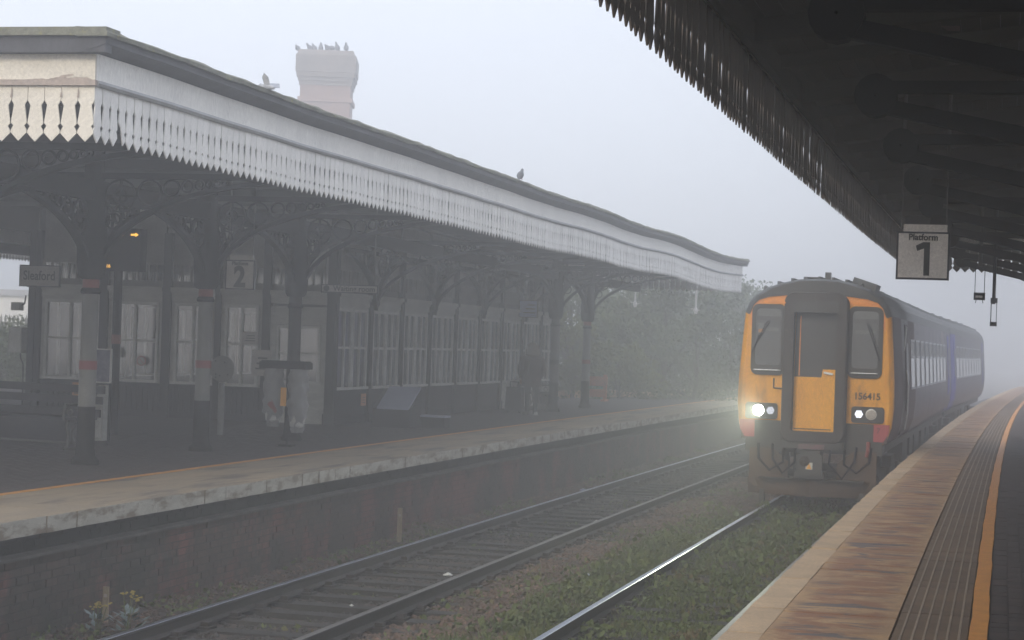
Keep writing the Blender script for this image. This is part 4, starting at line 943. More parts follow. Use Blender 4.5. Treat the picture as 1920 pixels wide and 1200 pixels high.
def loft(rings, n=18):       # rings: (z, cx, cy, rx, ry)
    vs = []; fs = []
    for z, cx, cy, rx, ry in rings:
        for k in range(n): a = 2*PI*k/n; vs.append((cx+rx*math.cos(a), cy+ry*math.sin(a), z))
    for i in range(len(rings)-1):
        for k in range(n): fs.append((i*n+k, i*n+(k+1) % n, (i+1)*n+(k+1) % n, (i+1)*n+k))
    fs += [tuple(range(n))[::-1], tuple((len(rings)-1)*n+k for k in range(n))]; b = MB(); b.add(vs, fs); return b
cx = loft([(.66, 0, 0, .17, .22), (.7, 0, 0, .185, .235), (.9, 0, 0, .18, .225), (1.08, 0, 0, .17, .215), (1.22, -.01, 0, .175, .235), (1.33, -.01, 0, .155, .225), (1.4, 0, 0, .11, .14), (1.44, 0, 0, .08, .09)])
for sg in (1, -1): cx.tube([(0, .15*sg, 1.35), (0, .23*sg, 1.28), (.02, .27*sg, 1.08), (.09, .25*sg, .95), (.18, .2*sg, .87)], [.07, .085, .078, .066, .055], 10)
cx.build('coat', M_coat, pr, True)
loft([(1.38, -.02, 0, .12, .14), (1.42, -.03, 0, .15, .175), (1.5, -.02, 0, .155, .17), (1.58, .0, 0, .145, .15), (1.66, .02, 0, .105, .11), (1.7, .03, 0, .04, .05)], 20).build('fur_hood', M_fur, pr, True)
b = MB(); b.box((-.24, 0, 1.12), (.13, .3, .42), taper=.85).box((-.31, 0, 1.02), (.05, .22, .18)); b.build('backpack', M_coat, pr)
b = MB(); b.box((.15, 0, 1.53), (.02, .02, .035)).box((.14, 0, 1.485), (.015, .05, .01)); b.build('nose_and_mouth', M_skin, pr)
b = MB(); b.box((.142, .033, 1.55), (.012, .022, .012)).box((.142, -.033, 1.55), (.012, .022, .012)); b.build('eyes', M_ink, pr)
for sg in (1, -1): MB().box((.06, .115*sg, .04), (.27, .095, .085), taper=.75).build('shoe', M_litter if sg < 0 else M_ink, pr)

# ------------------------------------------------------------------ small things by the track
def stake(label, s, t, h, w):
    o = sthing('wooden_stake', label, 'stake', s, t, -.22, 'wooden stakes by the platform wall', .2)
    MB().box((0, 0, h/2), (.03, w, h), taper=.96).build('board', M_wood, o); MB().box((-.017, 0, h*.8), (.006, w*.5, .03)).build('worn_patch', M_peel, o)
stake('pale wooden stake against the brick wall at lower left', 18.1, 6.68, .42, .06); stake('pale wooden stake against the brick wall in the middle distance', 27.4, 6.62, .5, .07)
m_lf = mat('grey_green_leaves', (.16, .2, .2), (.1, .14, .12), .7, 6); m_fl = mat('yellow_flowers', (.36, .28, .05), (.3, .22, .04), .7, 8)
for j, (s, t, n_, lab) in enumerate(((17.75, 6.3, 26, 'grey leaved weed with yellow flowers at the lower left corner'), (17.45, 6.45, 12, 'smaller grey leaved weed low against the brick wall'))):
    o = sthing('flowering_weed', lab, 'plant', s, t, -.2); lf = MB(); st = MB(); fl = MB()
    for k in range(n_):
        a = rng.random()*6.28; rr_ = .03+.15*rng.random(); z = .05+.2*rng.random(); c = Vector((rr_*math.cos(a), rr_*math.sin(a), z)); u = Vector((math.cos(a), math.sin(a), .6)).normalized(); w = Vector((-math.sin(a), math.cos(a), 0))
        lf.add([c-u*.05, c+w*.03, c+u*.06, c-w*.03, c+Vector((0, 0, .012))], [(0, 1, 4), (1, 2, 4), (2, 3, 4), (3, 0, 4)])
    for k in range(5):
        a = rng.random()*6.28; p = Vector((.1*math.cos(a), .1*math.sin(a), .3+.1*rng.random())); st.tube([(0, 0, 0), p*.6, p], .004, 5)
        for q in range(5): fl.box(p+Vector((rng.normal()*.018, rng.normal()*.018, rng.normal()*.008)), (.018, .018, .01))
    lf.build('leaf', m_lf, o); st.build('stem', M_grass, o); fl.build('flowers', m_fl, o)
def litter(label, s, t, z, w, m=M_litter, name='litter'):
    o = sthing(name, label, 'litter', s, t, z, None, rng.random()*3); x = MB(); n_ = 9
    vs = [(0, 0, w*.35)]+[(w*(.35+.25*rng.random())*math.cos(6.28*k/n_), w*.6*(.6+.5*rng.random())*math.sin(6.28*k/n_), w*.12*rng.random()) for k in range(n_)]+[(0, 0, -.01)]
    x.add(vs, [(0, 1+k, 1+(k+1) % n_) for k in range(n_)]+[(n_+1, 1+(k+1) % n_, 1+k) for k in range(n_)]); x.build('crumpled_wrapper', m, o)
litter('pale crushed paper cup lying between the rails of the empty track', 23.1, 4.68, -.1, .12)
litter('small pale wrapper between the rails of the empty track farther on', 31.1, 4.55, -.1, .12)
litter('pale blue wrapper lying in the weeds beside the outer rail', 24.2, 3.23, -.12, .07, MATS['pale_blue_lid'])
litter('tiny white scrap on the brown ballast between the tracks', 26.3, 3.6, -.13, .05); litter('white scrap beside the far rail near the brick wall', 25.2, 6.2, -.12, .05)
litter('pale blue scrap close to the far shining rail', 37.5, 6.15, -.1, .14, MATS['pale_blue_lid'])
litter('white scrap near the rail at the bottom of the picture', 20.2, 4.9, -.12, .05)
#PART4
# ------------------------------------------------------------------ near canopy over platform 1
nb = pt(22, -3, 3)
nc = thing('platform_canopy', 'dark canopy overhead on the right with hanging pointed boards', 'canopy', nb)
NS0, NS1, NT = 3.0, 42.0, .449
ZR = 4.393
nbw = board_mesh(mat('sooty_boards', (.16, .13, .11), (.11, .09, .075), .8, 4, c3=(.24, .18, .12), s3=8, r3=.25, rnd=.2))
q = NS0; n = 0; rest = MB()
while q < NS1-.05:
    if n < 245:
        l = pt(q, NT+random.uniform(-.006, .006), ZR+random.uniform(-.005, .005))-nb
        if n == 0: nbw.parent = nc; nbw.location = l; nbw.rotation_euler = (0, 0, phi(q))
        else: inst('valance_board', nbw, nc, l, rot=(random.uniform(-.012, .012), random.uniform(-.008, .008), phi(q)+random.uniform(-.012, .012)))
    q += BW+.001; n += 1
MB().strip(NS0-.1, NS1, [(NT+.014, ZR+.56), (NT+.014, ZR+.8), (NT+.04, ZR+.8), (NT+.04, ZR+.56)], 2).build('fascia_board', M_white, nc, off=nb)
MB().strip(NS0-.1, NS1, [(NT+.2, ZR+.95), (NT+.2, ZR+.8), (NT-.02, ZR+.8), (NT-.02, ZR+.95)], 2).build('cornice', M_cornice, nc, off=nb)
k = 0; t = NT-BW/2
while t > -9:
    inst('end_valance_board', nbw, nc, pt(NS1, t, ZR)-nb, phi(NS1)-PI/2); t -= BW
x = MB(); 
def tbx(x, s0, s1, t0, t1, z0, z1, z2=None, z3=None):
    z2 = z0 if z2 is None else z2; z3 = z1 if z3 is None else z3
    x.add([pt(s, t, z) for s in (s0, s1) for t, z in ((t0, z0), (t0, z1), (t1, z2), (t1, z3))], [(0, 1, 3, 2), (4, 6, 7, 5), (0, 4, 5, 1), (2, 3, 7, 6), (0, 2, 6, 4), (1, 5, 7, 3)])
tbx(x, NS1-.02, NS1+.02, NT, -9, ZR+.56, ZR+.8); x.build('end_fascia_board', M_white, nc, off=nb)
MB().strip(NS0-14, NS1+.1, [(NT+.15, 5.36), (-3.2, 5.9), (-9.5, 5.9), (-9.5, 5.95), (-3.2, 5.95), (NT+.15, 5.40)], 2).build('roof', M_slate, nc, off=nb)
pk = MB(); t = NT-.05
while t > -3.2:
    z = 5.18+(NT-t)*.13; pk.strip(NS0-14, NS1-.03, [(t, z), (t-.15, z+.0195), (t-.15, z+.04), (t, z+.02)], 3); t -= .156
pk.strip(NS0-14, NS1-.03, [(-3.2, 5.66), (-9.4, 5.66), (-9.4, 5.68), (-3.2, 5.68)], 3)
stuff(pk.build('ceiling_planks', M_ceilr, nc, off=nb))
m_pat = mat('bare_brown_patches', (.09, .05, .025), (.06, .035, .02), .9, 5, bump=.4)
NC = [42-.9-3.65*k for k in range(14)]
for c in NC:
    x = MB(); tbx(x, c-.05, c+.05, NT-.03, -3.2, 5.0, 5.17, 5.42, 5.62); tbx(x, c-.05, c+.05, -3.2, -9.3, 5.42, 5.66); x.build('rafter', M_ceilr, nc, off=nb)
    x = MB(); tbx(x, c+1.825-.04, c+1.825+.04, NT-.03, -3.2, 5.06, 5.17, 5.5, 5.62); x.build('rafter', M_ceilr, nc, off=nb)
for k in range(16):
    s = 9+k*2.1+random.uniform(-.5, .5); t = -.1-random.random()*1.8; z = 5.178+(NT-t)*.13; x = MB(); w = random.uniform(.2, .6)
    x.add([pt(s, t, z-.003), pt(s+w*.7, t-.05, z+.002), pt(s+w, t-.15, z+.016), pt(s+w*.3, t-.15, z+.016)], [(0, 1, 2, 3)]); x.build('bare_patch', m_pat, nc, off=nb)
MB().strip(NS0-14, NS1-.1, [(-3.0, 4.5), (-3.15, 4.5), (-3.15, 4.75), (-3.0, 4.75)], 2).build('girder', M_ironr, nc, off=nb)
MB().strip(NS0-14, NS1-.1, [(NT-.06, 4.98), (NT-.13, 4.98), (NT-.13, 5.16), (NT-.06, 5.16)], 2).build('edge_beam', M_ceilr, nc, off=nb)
cn = thing('canopy_column', 'iron column of the near canopy standing off the right edge of the picture', 'column')
MB().lathe([(.17, 0), (.17, .06), (.13, .1), (.115, .2), (.112, .72)], n=20).build('base', M_colb, cn, True)
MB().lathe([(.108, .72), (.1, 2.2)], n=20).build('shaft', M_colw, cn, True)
MB().lathe([(.12, 2.2), (.17, 2.42), (.12, 2.5), (.12, 3.75)], n=20).build('capital', M_ironr, cn, True)
def gbr(fn, parent):      # long shallow bracket: flat top chord, straight raking arm, rings near the column, rounded boss at the tip
    b = MB(); L = 2.45
    b.prism([(.1, .0), (L, .0), (L, .09), (.1, .09)], -.05, .05, fn)
    A = [(.1, -.95), (.35, -.72), (.75, -.47), (1.3, -.26), (L, -.03)]; B = [(.1, -1.1), (.4, -.86), (.82, -.6), (1.35, -.38), (L, -.14)]
    for i in range(4): b.prism([B[i], B[i+1], A[i+1], A[i]], -.06, .06, fn)
    b.ring((L, -.02), .16, .15, .16, fn, 16); b.ring((.36, -.22), .21, .03, .08, fn, 18); b.ring((.72, -.17), .13, .025, .08, fn, 16); b.ring((.2, -.56), .11, .02, .06, fn, 14)
    b.ring((.36, -.22), .1, .02, .06, fn, 14); b.prism([(.95, -.33), (1.0, -.33), (1.0, 0), (.95, 0)], -.03, .03, fn); b.build('platform_bracket', M_ironr, parent)
gbr(lambda u, v, d: (d, u, 3.66+v), cn)
for sg in (1, -1): bracket(1.8, .98, lambda u, v, d, sg=sg: (sg*u, d, 3.52+v), M_ironr, cn, maxang=1.15, r0=.12)
G2 = 'iron columns of the near canopy'
for k, c in enumerate(NC):
    o = cn if k == 0 else copy_tree(cn); o.location = pt(c, -3.05, PZ); o.rotation_euler = (0, 0, phi(c)); o['group'] = G2
# drops hanging from the near canopy
o = sthing('hanging_lamp', 'small lamp box on two thin wires under the near canopy end', 'lamp', 34, -1.1, 3.62)
MB().tube([(0, .075, .12), (0, .075, .55)], .006, 5).tube([(0, -.075, .12), (0, -.075, .55)], .006, 5).build('wire', M_ironr, o)
MB().bx(-.07, .07, -.09, .09, 0, .12).build('box', M_ironr, o); MB().bx(-.075, -.07, -.05, .06, .035, .07).build('label_plate', M_sign, o)
MB().tube([(0, .05, 0), (0, .06, -.05)], .006, 5).tube([(0, -.05, 0), (0, -.06, -.05)], .006, 5).build('pin', M_ironr, o); MB().tube([(0, -.0, .55), (0, -.0, 1.7)], .03, 8).build('stem', M_tube, o)
o = sthing('hanging_pole', 'dark pole with open metal bracket hanging beside the small lamp box', 'pole', 34, -1.33, 3.2)
MB().tube([(0, 0, .36), (0, 0, 1.9)], .028, 8).build('pole', M_signb, o)
MB().bx(-.03, .03, .03, .045, 0, .4).bx(-.03, .03, -.055, -.045, 0, .4).bx(-.04, .04, -.06, .05, .38, .46).bx(-.04, .04, -.06, .05, 0, .07).build('bracket', M_signb, o)

# ------------------------------------------------------------------ the train
SF = 35.5
def zmat(nm, base, top=None): return base
def section(k=1.0):
    R = [(0, 3.96), (.35, 3.945), (.65, 3.88), (.9, 3.79), (1.1, 3.67), (1.22, 3.52), (1.285, 3.34), (1.325, 2.8), (1.365, 2.2), (1.375, 1.75), (1.34, 1.4), (1.26, 1.16), (1.18, 1.08)]
    return R
M_pinkf = mat('faded_pink_paint', (.3, .08, .1), (.25, .08, .1), .5, 3)
def shell(parent, L, front, tail):
    R = section(); P = [(-y, z) for y, z in R[::-1][:-1]]+R[::1]; P = [(-y, z) for y, z in P]    # from +y side bottom over roof to -y bottom
    n = len(P); xs = [0.0, .03, .1, .25]+[.25+(L-.5)*i/12 for i in range(1, 12)]+[L-.25, L-.1, L-.03, L]
    if front: xs[4:4] = [4.2]
    def ins(x): 
        d = min(x, L-x); return {0.0: .1, .03: .05, .1: .015}.get(round(d, 2), 0)
    roof = MB(); side = MB(); vs = []
    for x in xs:
        e = ins(x)
        for y, z in P: vs.append((x, y*(1-e/1.37), z-(e*.4 if z > 3.3 else (-e*.3 if z < 1.3 else 0))))
    def faces(sel, b, mf):
        for i in range(len(xs)-1):
            for k in range(n-1):
                zc = (P[k][1]+P[k+1][1])/2
                if sel(zc, xs[i]): b.add([vs[i*n+k], vs[i*n+k+1], vs[(i+1)*n+k+1], vs[(i+1)*n+k]], [(0, 1, 2, 3)], mf(xs[i], zc, P[k][0]))
    faces(lambda z, x: z > 3.36, roof, lambda x, z, y: 0); roof.build('roof', M_troof, parent, True)
    faces(lambda z, x: z <= 3.36, side, lambda x, z, y: (1 if (front and x < .1) else 2 if (front and x < 4.2) else 4 if (tail == 'pink' and x > L-1.6) else 3 if (x < .6 and not front) or x > L-1.0 else 0))
    for sd in (1, -1):
        sb_ = MB()
        for f, mi in zip(side.f, side.m):
            if side.v[f[0]][1]*sd > 0: sb_.add([side.v[i] for i in f], [(0, 1, 2, 3)], mi)
        o_ = sb_.build('body_side', [M_side, M_fyel, M_maroon, M_blue, M_pinkf], parent, False)
        import bmesh
        bm2 = bmesh.new(); bm2.from_mesh(o_.data); bmesh.ops.remove_doubles(bm2, verts=bm2.verts, dist=.0005); bm2.to_mesh(o_.data); bm2.free()
        o_.data.polygons.foreach_set('use_smooth', [True]*len(o_.data.polygons)); o_.data.set_sharp_from_angle(angle=math.radians(40))
    e = MB(); e.add([(0.0, y*(1-.1/1.37), z-(.04 if z > 3.3 else 0)+(.03 if z < 1.3 else 0)) for y, z in P], [tuple(range(n))]); e.build('front_panel' if front else 'end_panel', M_fyel if front else M_tblk, parent)
    e = MB(); e.add([(L, y*(1-.1/1.37), z-(.04 if z > 3.3 else 0)) for y, z in P], [tuple(range(n))]); e.build('end_panel', M_tblk, parent)
def side_y(z):
    R = section(); return float(np.interp(z, [r[1] for r in R[::-1]], [r[0] for r in R[::-1]]))
def side_win(parent, x0, x1, sg, z0=2.05, z1=2.95):
    f = MB(); w = .04
    def q(b, xa, xb, za, zb, o0, o1, mi=0):
        ys = [(side_y(za)+o, za) for o in (o0, o1)]+[(side_y(zb)+o, zb) for o in (o0, o1)]
        b.add([(x, sg*y, z) for x in (xa, xb) for y, z in ys], [(0, 1, 3, 2), (4, 6, 7, 5), (0, 4, 5, 1), (2, 3, 7, 6), (0, 2, 6, 4), (1, 5, 7, 3)], mi)
    q(f, x0-w, x0, z0-w, z1+w, .0, .014); q(f, x1, x1+w, z0-w, z1+w, .0, .014); q(f, x0, x1, z1, z1+w, .0, .014); q(f, x0, x1, z0-w, z0, .0, .014); q(f, x0, x1, 2.62, 2.66, .0, .016)
    fr = f.build('window', M_tframe, parent)
    p = MB(); q(p, x0, x1, z0, 2.62, .002, .006); p.build('pane', M_gl1, fr)
    p = MB(); q(p, x0, x1, 2.66, z1, .002, .005); p.build('hopper_pane', M_door, fr)
M_gl1 = mat('coach_window_glass', (.12, .125, .13), (.2, .21, .22), .12, 1.2, spec=.9)
def bogie(x, parent):
    b = MB(); 
    for sg in (1, -1):
        b.box((x, sg*1.05, .5), (3.0, .12, .18)); b.box((x, sg*1.05, .68), (1.0, .16, .2))
        for dx in (-1.2, 1.2): b.box((x+dx, sg*1.08, .45), (.34, .16, .32))
    for dx in (-1.2, 1.2):
        for sg in (1, -1): b.lathe([(.42, -.06), (.42, .06)], (x+dx, sg*.78, .42), 20, M=Matrix.Rotation(PI/2, 3, 'X'))
        b.tube([(x+dx, -.8, .42), (x+dx, .8, .42)], .07, 8)
    b.build('bogie', M_under, parent)
def coach(parent, L, front, tail):
    shell(parent, L, front, tail)
    for k in range(-4, 5):
        y = k*.235; z = float(np.interp(abs(y), [0, .35, .65, .9, 1.1], [3.96, 3.945, 3.88, 3.79, 3.67]))
        MB().box((L/2, y, z+.008), (L-.2, .05, .06)).build('roof_rib', M_troof, parent)
    for xx in (3.2, 7.4, 12.0, 16.6, 20.5):
        MB().box((xx, -.35, 3.93), (1.0, .5, .1), taper=.85).build('roof_vent', M_troof, parent)
    x0 = 4.6 if front else 2.4
    nwin = 9
    st = (L-3.6-x0)/nwin
    for k in range(nwin):
        for sg in (1, -1): side_win(parent, x0+st*k+.12, x0+st*(k+1)-.42, sg)
    for sg in (1, -1):
        for dx in ((3.0,) if front else (1.0,))+(L-2.6,):
            b = MB(); xs_ = (dx, dx+.95)
            for za, zb in ((1.18, 1.75), (1.75, 2.2), (2.2, 2.8), (2.8, 3.25)):
                b.add([(x, sg*(side_y(z)+o), z) for x in xs_ for z in (za, zb) for o in (.0, .012)], [(0, 1, 3, 2), (4, 6, 7, 5), (0, 4, 5, 1), (2, 3, 7, 6), (0, 2, 6, 4), (1, 5, 7, 3)])
            d = b.build('door', M_maroon if front and dx < 4 else M_blue, parent)
            b = MB(); b.add([(x, sg*(side_y(z)+o), z) for x in (dx+.22, dx+.73) for z in (2.1, 2.9) for o in (.012, .018)], [(0, 1, 3, 2), (4, 6, 7, 5), (0, 4, 5, 1), (2, 3, 7, 6), (0, 2, 6, 4), (1, 5, 7, 3)]); b.build('door_pane', M_door, d)
    bogie(3.6, parent); bogie(L-3.6, parent)
    b = MB()
    for xx, w, h in ((7.2, 1.6, .55), (9.4, 1.2, .5), (11.4, 1.8, .6), (14.0, 1.4, .45), (16.2, 1.2, .55)):
        for sg in (1, -1): b.box((xx, sg*.98, 1.05-h/2), (w, .3, h))
    b.box((L/2, 0, 1.0), (L-.8, 2.3, .14)); b.build('underframe', M_under, parent)
L1 = 24.2
def track_dir(s0, t0, s1, t1): a, b_ = pt(s0, t0), pt(s1, t1); d = b_-a; return math.atan2(d.y, d.x)
A1 = track_dir(SF, 1.66, SF+L1, 1.62)
c1 = thing('railway_coach', 'leading diesel coach with yellow front, number 156415 and one blazing headlight', 'train', pt(SF, 1.66, 0), A1, 'coaches of the approaching train')
coach(c1, L1, True, 'blue')
s2 = SF+L1+.35
A2 = track_dir(s2, 1.62, s2+L1, 1.45)
c2 = thing('railway_coach', 'second coach fading into the fog behind the yellow fronted one', 'train', pt(s2, 1.62, 0), A2, 'coaches of the approaching train')
coach(c2, 23.6, False, 'pink')
b = MB(); b.box((L1+.15, 0, 2.3), (.5, 1.0, 2.1)); b.build('gangway_connection', M_tblk, c1)
F_ = lambda u, v, d: (-d, u, v)
def rrect(y0, y1, z0, z1, r, n=5):
    P = []
    for cx_, cz_, a0 in ((y1-r, z1-r, 0), (y0+r, z1-r, 90), (y0+r, z0+r, 180), (y1-r, z0+r, 270)):
        for k in range(n+1): a = math.radians(a0+90*k/n); P.append((cx_+r*math.cos(a), cz_+r*math.sin(a)))
    return P
# dark dome edge above the windows and dark buffer beam zone
R = [(y, z) for y, z in section() if z > 3.25]; top = [(-y, z-.0) for y, z in R[::-1]]+[(y, z) for y, z in R[1:]]
top = [(y*.927, z-.04) for y, z in top]
MB().prism(top+[(1.165, 3.34), (1.12, 3.46), (1.03, 3.56), (.85, 3.62), (.5, 3.66), (-.5, 3.66), (-.85, 3.62), (-1.03, 3.56), (-1.12, 3.46), (-1.165, 3.34)], -.01, .035, F_).build('dome_edge', M_tblk, c1)
MB().prism([(1.26, 1.13), (1.28, 1.46), (-1.28, 1.46), (-1.26, 1.13)], -.005, .008, F_).build('lower_panel', M_tblk, c1)
for sg in (1, -1):
    P = [(sg*.5, 3.655), (sg*.85, 3.615), (sg*1.03, 3.555), (sg*1.12, 3.455), (sg*1.165, 3.335), (sg*1.17, 3.1), (sg*1.13, 3.1), (sg*1.11, 3.36), (sg*1.02, 3.46), (sg*.85, 3.50), (sg*.5, 3.50)]
    MB().prism(P, .0, .012, F_).build('orange_trim', M_forn, c1)
    y0, y1 = sorted((sg*.54, sg*1.135))
    sur = MB(); O = rrect(y0, y1, 2.25, 3.49, .12); Q = rrect(y0+.075, y1-.075, 2.42, 3.41, .07); n_ = len(O)
    vs = [F_(u, v, .035) for u, v in O]+[F_(u, v, .035) for u, v in Q]+[F_(u, v, -.0) for u, v in O]+[F_(u, v, .0) for u, v in Q]
    fs = []
    for i in range(n_):
        j = (i+1) % n_; fs += [(i, j, n_+j, n_+i), (i, 2*n_+i, 2*n_+j, j), (n_+i, n_+j, 3*n_+j, 3*n_+i)]
    sur.add(vs, fs); w = sur.build('cab_window', M_tblk, c1)
    MB().prism(Q, .004, .008, F_).build('cab_interior', M_cabin, w)
    MB().bx(-.012, -.009, y0+.07, y1-.07, 3.2, 3.27).bx(-.012, -.009, y0+.08, y0+.1, 2.45, 3.2).build('window_bar', M_tblk, w)
    MB().bx(-.012, -.009, y0+.13, y1-.12, 3.02, 3.08).build('blind_edge', M_lensoff, w)
    MB().bx(-.013, -.009, y0+.1, y1-.1, 3.28, 3.41).build('blind', M_sign2, w)
    MB().prism(Q, .02, .024, F_).build('pane', M_twin, w)
    a, c_ = (sg*.86, 3.2), ((sg*.86+.2, 2.78) if sg > 0 else (-1.04, 2.72))
    wp = MB(); wp.tube([(-.05, a[0]-.0, a[1]), (-.06, c_[0], c_[1])], .008, 6).tube([(-.045, a[0]-.04, a[1]-.02), (-.05, c_[0]-.03, c_[1]+.04)], .007, 6).box((-.05, c_[0]+.0, c_[1]), (.02, .025, .34), M=Matrix.Rotation(-.35 if sg < 0 else .35, 3, 'X')); wp.build('wiper', M_ironr, c1)
    MB().tube([(-.05, y0+.07, 2.335), (-.07, y0+.09, 2.335), (-.07, y1-.08, 2.335), (-.05, y1-.06, 2.335)], .013, 8).build('grab_rail', M_chrome, c1)
    cl = MB().prism(rrect(*sorted((sg*.64, sg*1.2)), 1.48, 1.76, .05), .0, .04, F_).build('lamp_cluster', M_tblk, c1)
    yh, yl = (.97, .76) if sg > 0 else (-.98, -.77)
    MB().lathe([(.085, 0), (.095, .012), (.07, .02)], (-.04, yh, 1.63), 20, M=D).build('headlight', M_hl if sg > 0 else M_lensoff, cl, False)
    if sg < 0: MB().lathe([(.095, 0), (.095, .015), (.08, .016), (.08, .0)], (-.04, yh, 1.63), 20, M=D).build('headlight_rim', M_chrome, cl)
    ld = MB()
    for i in range(-3, 4):
        for j in range(7-abs(i)):
            ld.box((-.045, yl+(j-(6-abs(i))/2)*.021, 1.63+i*.018), (.01, .012, .012))
    ld.build('led_lamp', M_led if sg < 0 else M_led2, cl)
    MB().prism([(sg*1.03, 1.46), (sg*1.3, 1.46), (sg*1.285, 1.3), (sg*1.2, 1.16), (sg*1.03, 1.16)], .0, .03, F_).build('red_corner', M_pink, c1)
# slight wear patches, handrail hook
MB().tube([(-.02, .72, 2.2), (-.03, .72, 2.03), (-.03, .56, 2.02)], .014, 6).build('lamp_bracket', M_tblk, c1)
MB().lathe([(.0, 0), (.014, 0), (.014, .01)], (-.01, -.9, 2.6), 8, M=D)
for sg in (1, -1):
    x = MB()
    for k in range(9): x.lathe([(.006, 0), (.006, .004)], (-.002, sg*1.215, 1.55+k*.19), 6, M=D)
    x.tube([(-.003, sg*1.205, 1.46), (-.003, sg*1.205, 3.3)], .003, 4); x.build('seam', M_forn, c1)
MB().bx(-.019, -.015, .93, 1.03, 2.98, 3.16).build('window_notice', M_litter, c1); MB().bx(-.021, -.019, .94, 1.02, 2.99, 3.05).build('yellow_notice', M_fyel, c1)
text('fleet_number', '156415', .165, M_ink, c1, (-.008, -.90, 1.935), ext=.002, sx=.93, bold=.003)
text('coach_digit', '7', .13, M_ink, c1, (-.034, -1.11, 1.35), ext=.001)
# gangway: rounded bellows frame standing proud, recessed door
gw = MB(); O = rrect(-.52, .52, 1.14, 3.68, .16); Q = rrect(-.37, .37, 1.3, 3.36, .03); n_ = len(O)
vs = [F_(u, v, .33) for u, v in O]+[F_(u, v, .33) for u, v in Q]+[F_(u*1.06 if abs(u) > .3 else u, v, -.0) for u, v in O]+[F_(u, v, .06) for u, v in Q]; fs = []
for i in range(n_):
    j = (i+1) % n_; fs += [(i, j, n_+j, n_+i), (i, 2*n_+i, 2*n_+j, j), (n_+i, n_+j, 3*n_+j, 3*n_+i)]
gw.add(vs, fs); g_ = gw.build('gangway', M_rubber, c1)
P1, P2 = rrect(-.54, .54, 1.12, 3.7, .17), rrect(-.50, .50, 1.16, 3.66, .15)
for d0 in (.1, .2, .3):
    x = MB(); x.tube([F_(u, v, d0) for u, v in rrect(-.525, .525, 1.13, 3.69, .165)]+[F_(.525, 3.5, d0)], .02, 6); x.build('bellows_fold', M_rubber, g_)
MB().bx(-.345, -.33, -.4, .4, 3.36, 3.56).bx(-.35, -.33, -.008, .008, 3.36, 3.56).build('top_plate', M_tblk, g_)
dr = MB().prism([(-.36, 1.3), (.36, 1.3), (.36, 2.24), (-.11, 2.24), (-.13, 2.38), (-.36, 2.38)], .06, .09, F_).build('gangway_door', M_fyel, c1)
MB().prism([(-.36, 2.38), (-.13, 2.38), (-.11, 2.24), (.36, 2.24), (.36, 3.36), (-.36, 3.36)], .06, .08, F_).build('door_window', M_door, dr)
MB().bx(-.095, -.08, .27, .285, 2.26, 3.3).build('orange_door_edge', M_forn, dr)
MB().box((-.13, -.23, 2.315), (.03, .16, .035), M=Matrix.Rotation(.15, 3, 'X')).build('handle', M_chrome, dr); MB().bx(-.1, -.085, -.3, .34, 1.33, 1.345).build('kick_seam', M_tblk, dr)
# below the floor
MB().bx(-.02, .6, -1.18, 1.18, .92, 1.14).bx(-.3, .0, -.55, .55, 1.0, 1.13).build('buffer_beam', M_tblk, c1)
cp = MB().bx(-.5, .0, -.17, .17, .62, .98).bx(-.56, -.48, -.22, .22, .55, .92).bx(-.5, -.1, -.26, .26, .5, .62); cp = cp.build('coupler', M_tblk, c1)
MB().lathe([(.07, 0), (.09, .02), (.03, .05)], (-.55, .08, .8), 14, M=D).build('coupler_cone', M_under, cp)
MB().bx(-.565, -.56, -.06, .06, .66, .78).build('warning_label', M_litter, cp); MB().prism([(-.045, .67), (.045, .67), (0, .765)], .565, .568, lambda u, v, d: (-d, u, v)).build('warning_triangle', M_fyel, cp)
MB().bx(-.34, -.3, -.22, .22, 1.0, 1.08).build('pink_plate', mat('dull_pink_plate', (.16, .08, .09), (.1, .08, .07), .7, 9), c1)
MB().tube([(-.05, -.95, 1.15), (-.1, -.95, 1.0), (-.08, -.93, .9)], .035, 8).build('red_air_cock', M_red, c1)
for y0, y1, sag in ((-.75, -.3, .5), (.7, .3, .55), (-1.0, -.55, .62), (.95, .5, .6)):
    MB().tube([(-.05, y0, 1.05), (-.15, y0*.95+y1*.05, .8), (-.18, (y0+y1)/2, sag), (-.15, y1, .75), (-.05, y1, 1.0)], .022, 6).build('jumper_hose', M_ironr, c1)
x = MB(); x.prism([(1.1, .98), (1.1, .4), (1.0, .3), (.42, .3), (.42, .75), (.7, .98)], .0, .04, F_); x.build('side_skirt', M_plough, c1)
x = MB(); x.prism([(-1.1, .98), (-1.1, .4), (-1.0, .3), (-.42, .3), (-.42, .75), (-.7, .98)], .0, .04, F_); x.build('side_skirt', M_plough, c1)
x = MB()
for sg in (1, -1): x.add([(-.35, 0, .18), (-.35, 0, .46), (.0, sg*1.12, .46), (.05, sg*1.12, .18), (-.31, 0, .18), (-.31, 0, .46), (.04, sg*1.12, .46), (.09, sg*1.12, .18)], [(0, 1, 2, 3), (7, 6, 5, 4), (0, 4, 5, 1), (1, 5, 6, 2), (2, 6, 7, 3), (3, 7, 4, 0)])
x.build('snow_plough', M_plough, c1); MB().bx(-.34, .0, -.9, .9, .46, .475).build('plough_edge', M_under, c1)
MB().bx(-.08, .1, .82, .9, .0, .26).build('guard_iron', M_tblk, c1); MB().bx(-.08, .1, -.9, -.82, .05, .26).build('guard_iron', M_tblk, c1)
MB().box((.9, .2, 3.98), (.3, .3, .06)).box((1.1, -.05, 4.04), (.12, .1, .14)).build('aerial', M_tblk, c1)
x = MB().box((.9, -.75, 3.9), (.9, .42, .12), M=Matrix.Rotation(.3, 3, 'X')).build('roof_pod', M_troof, c1)
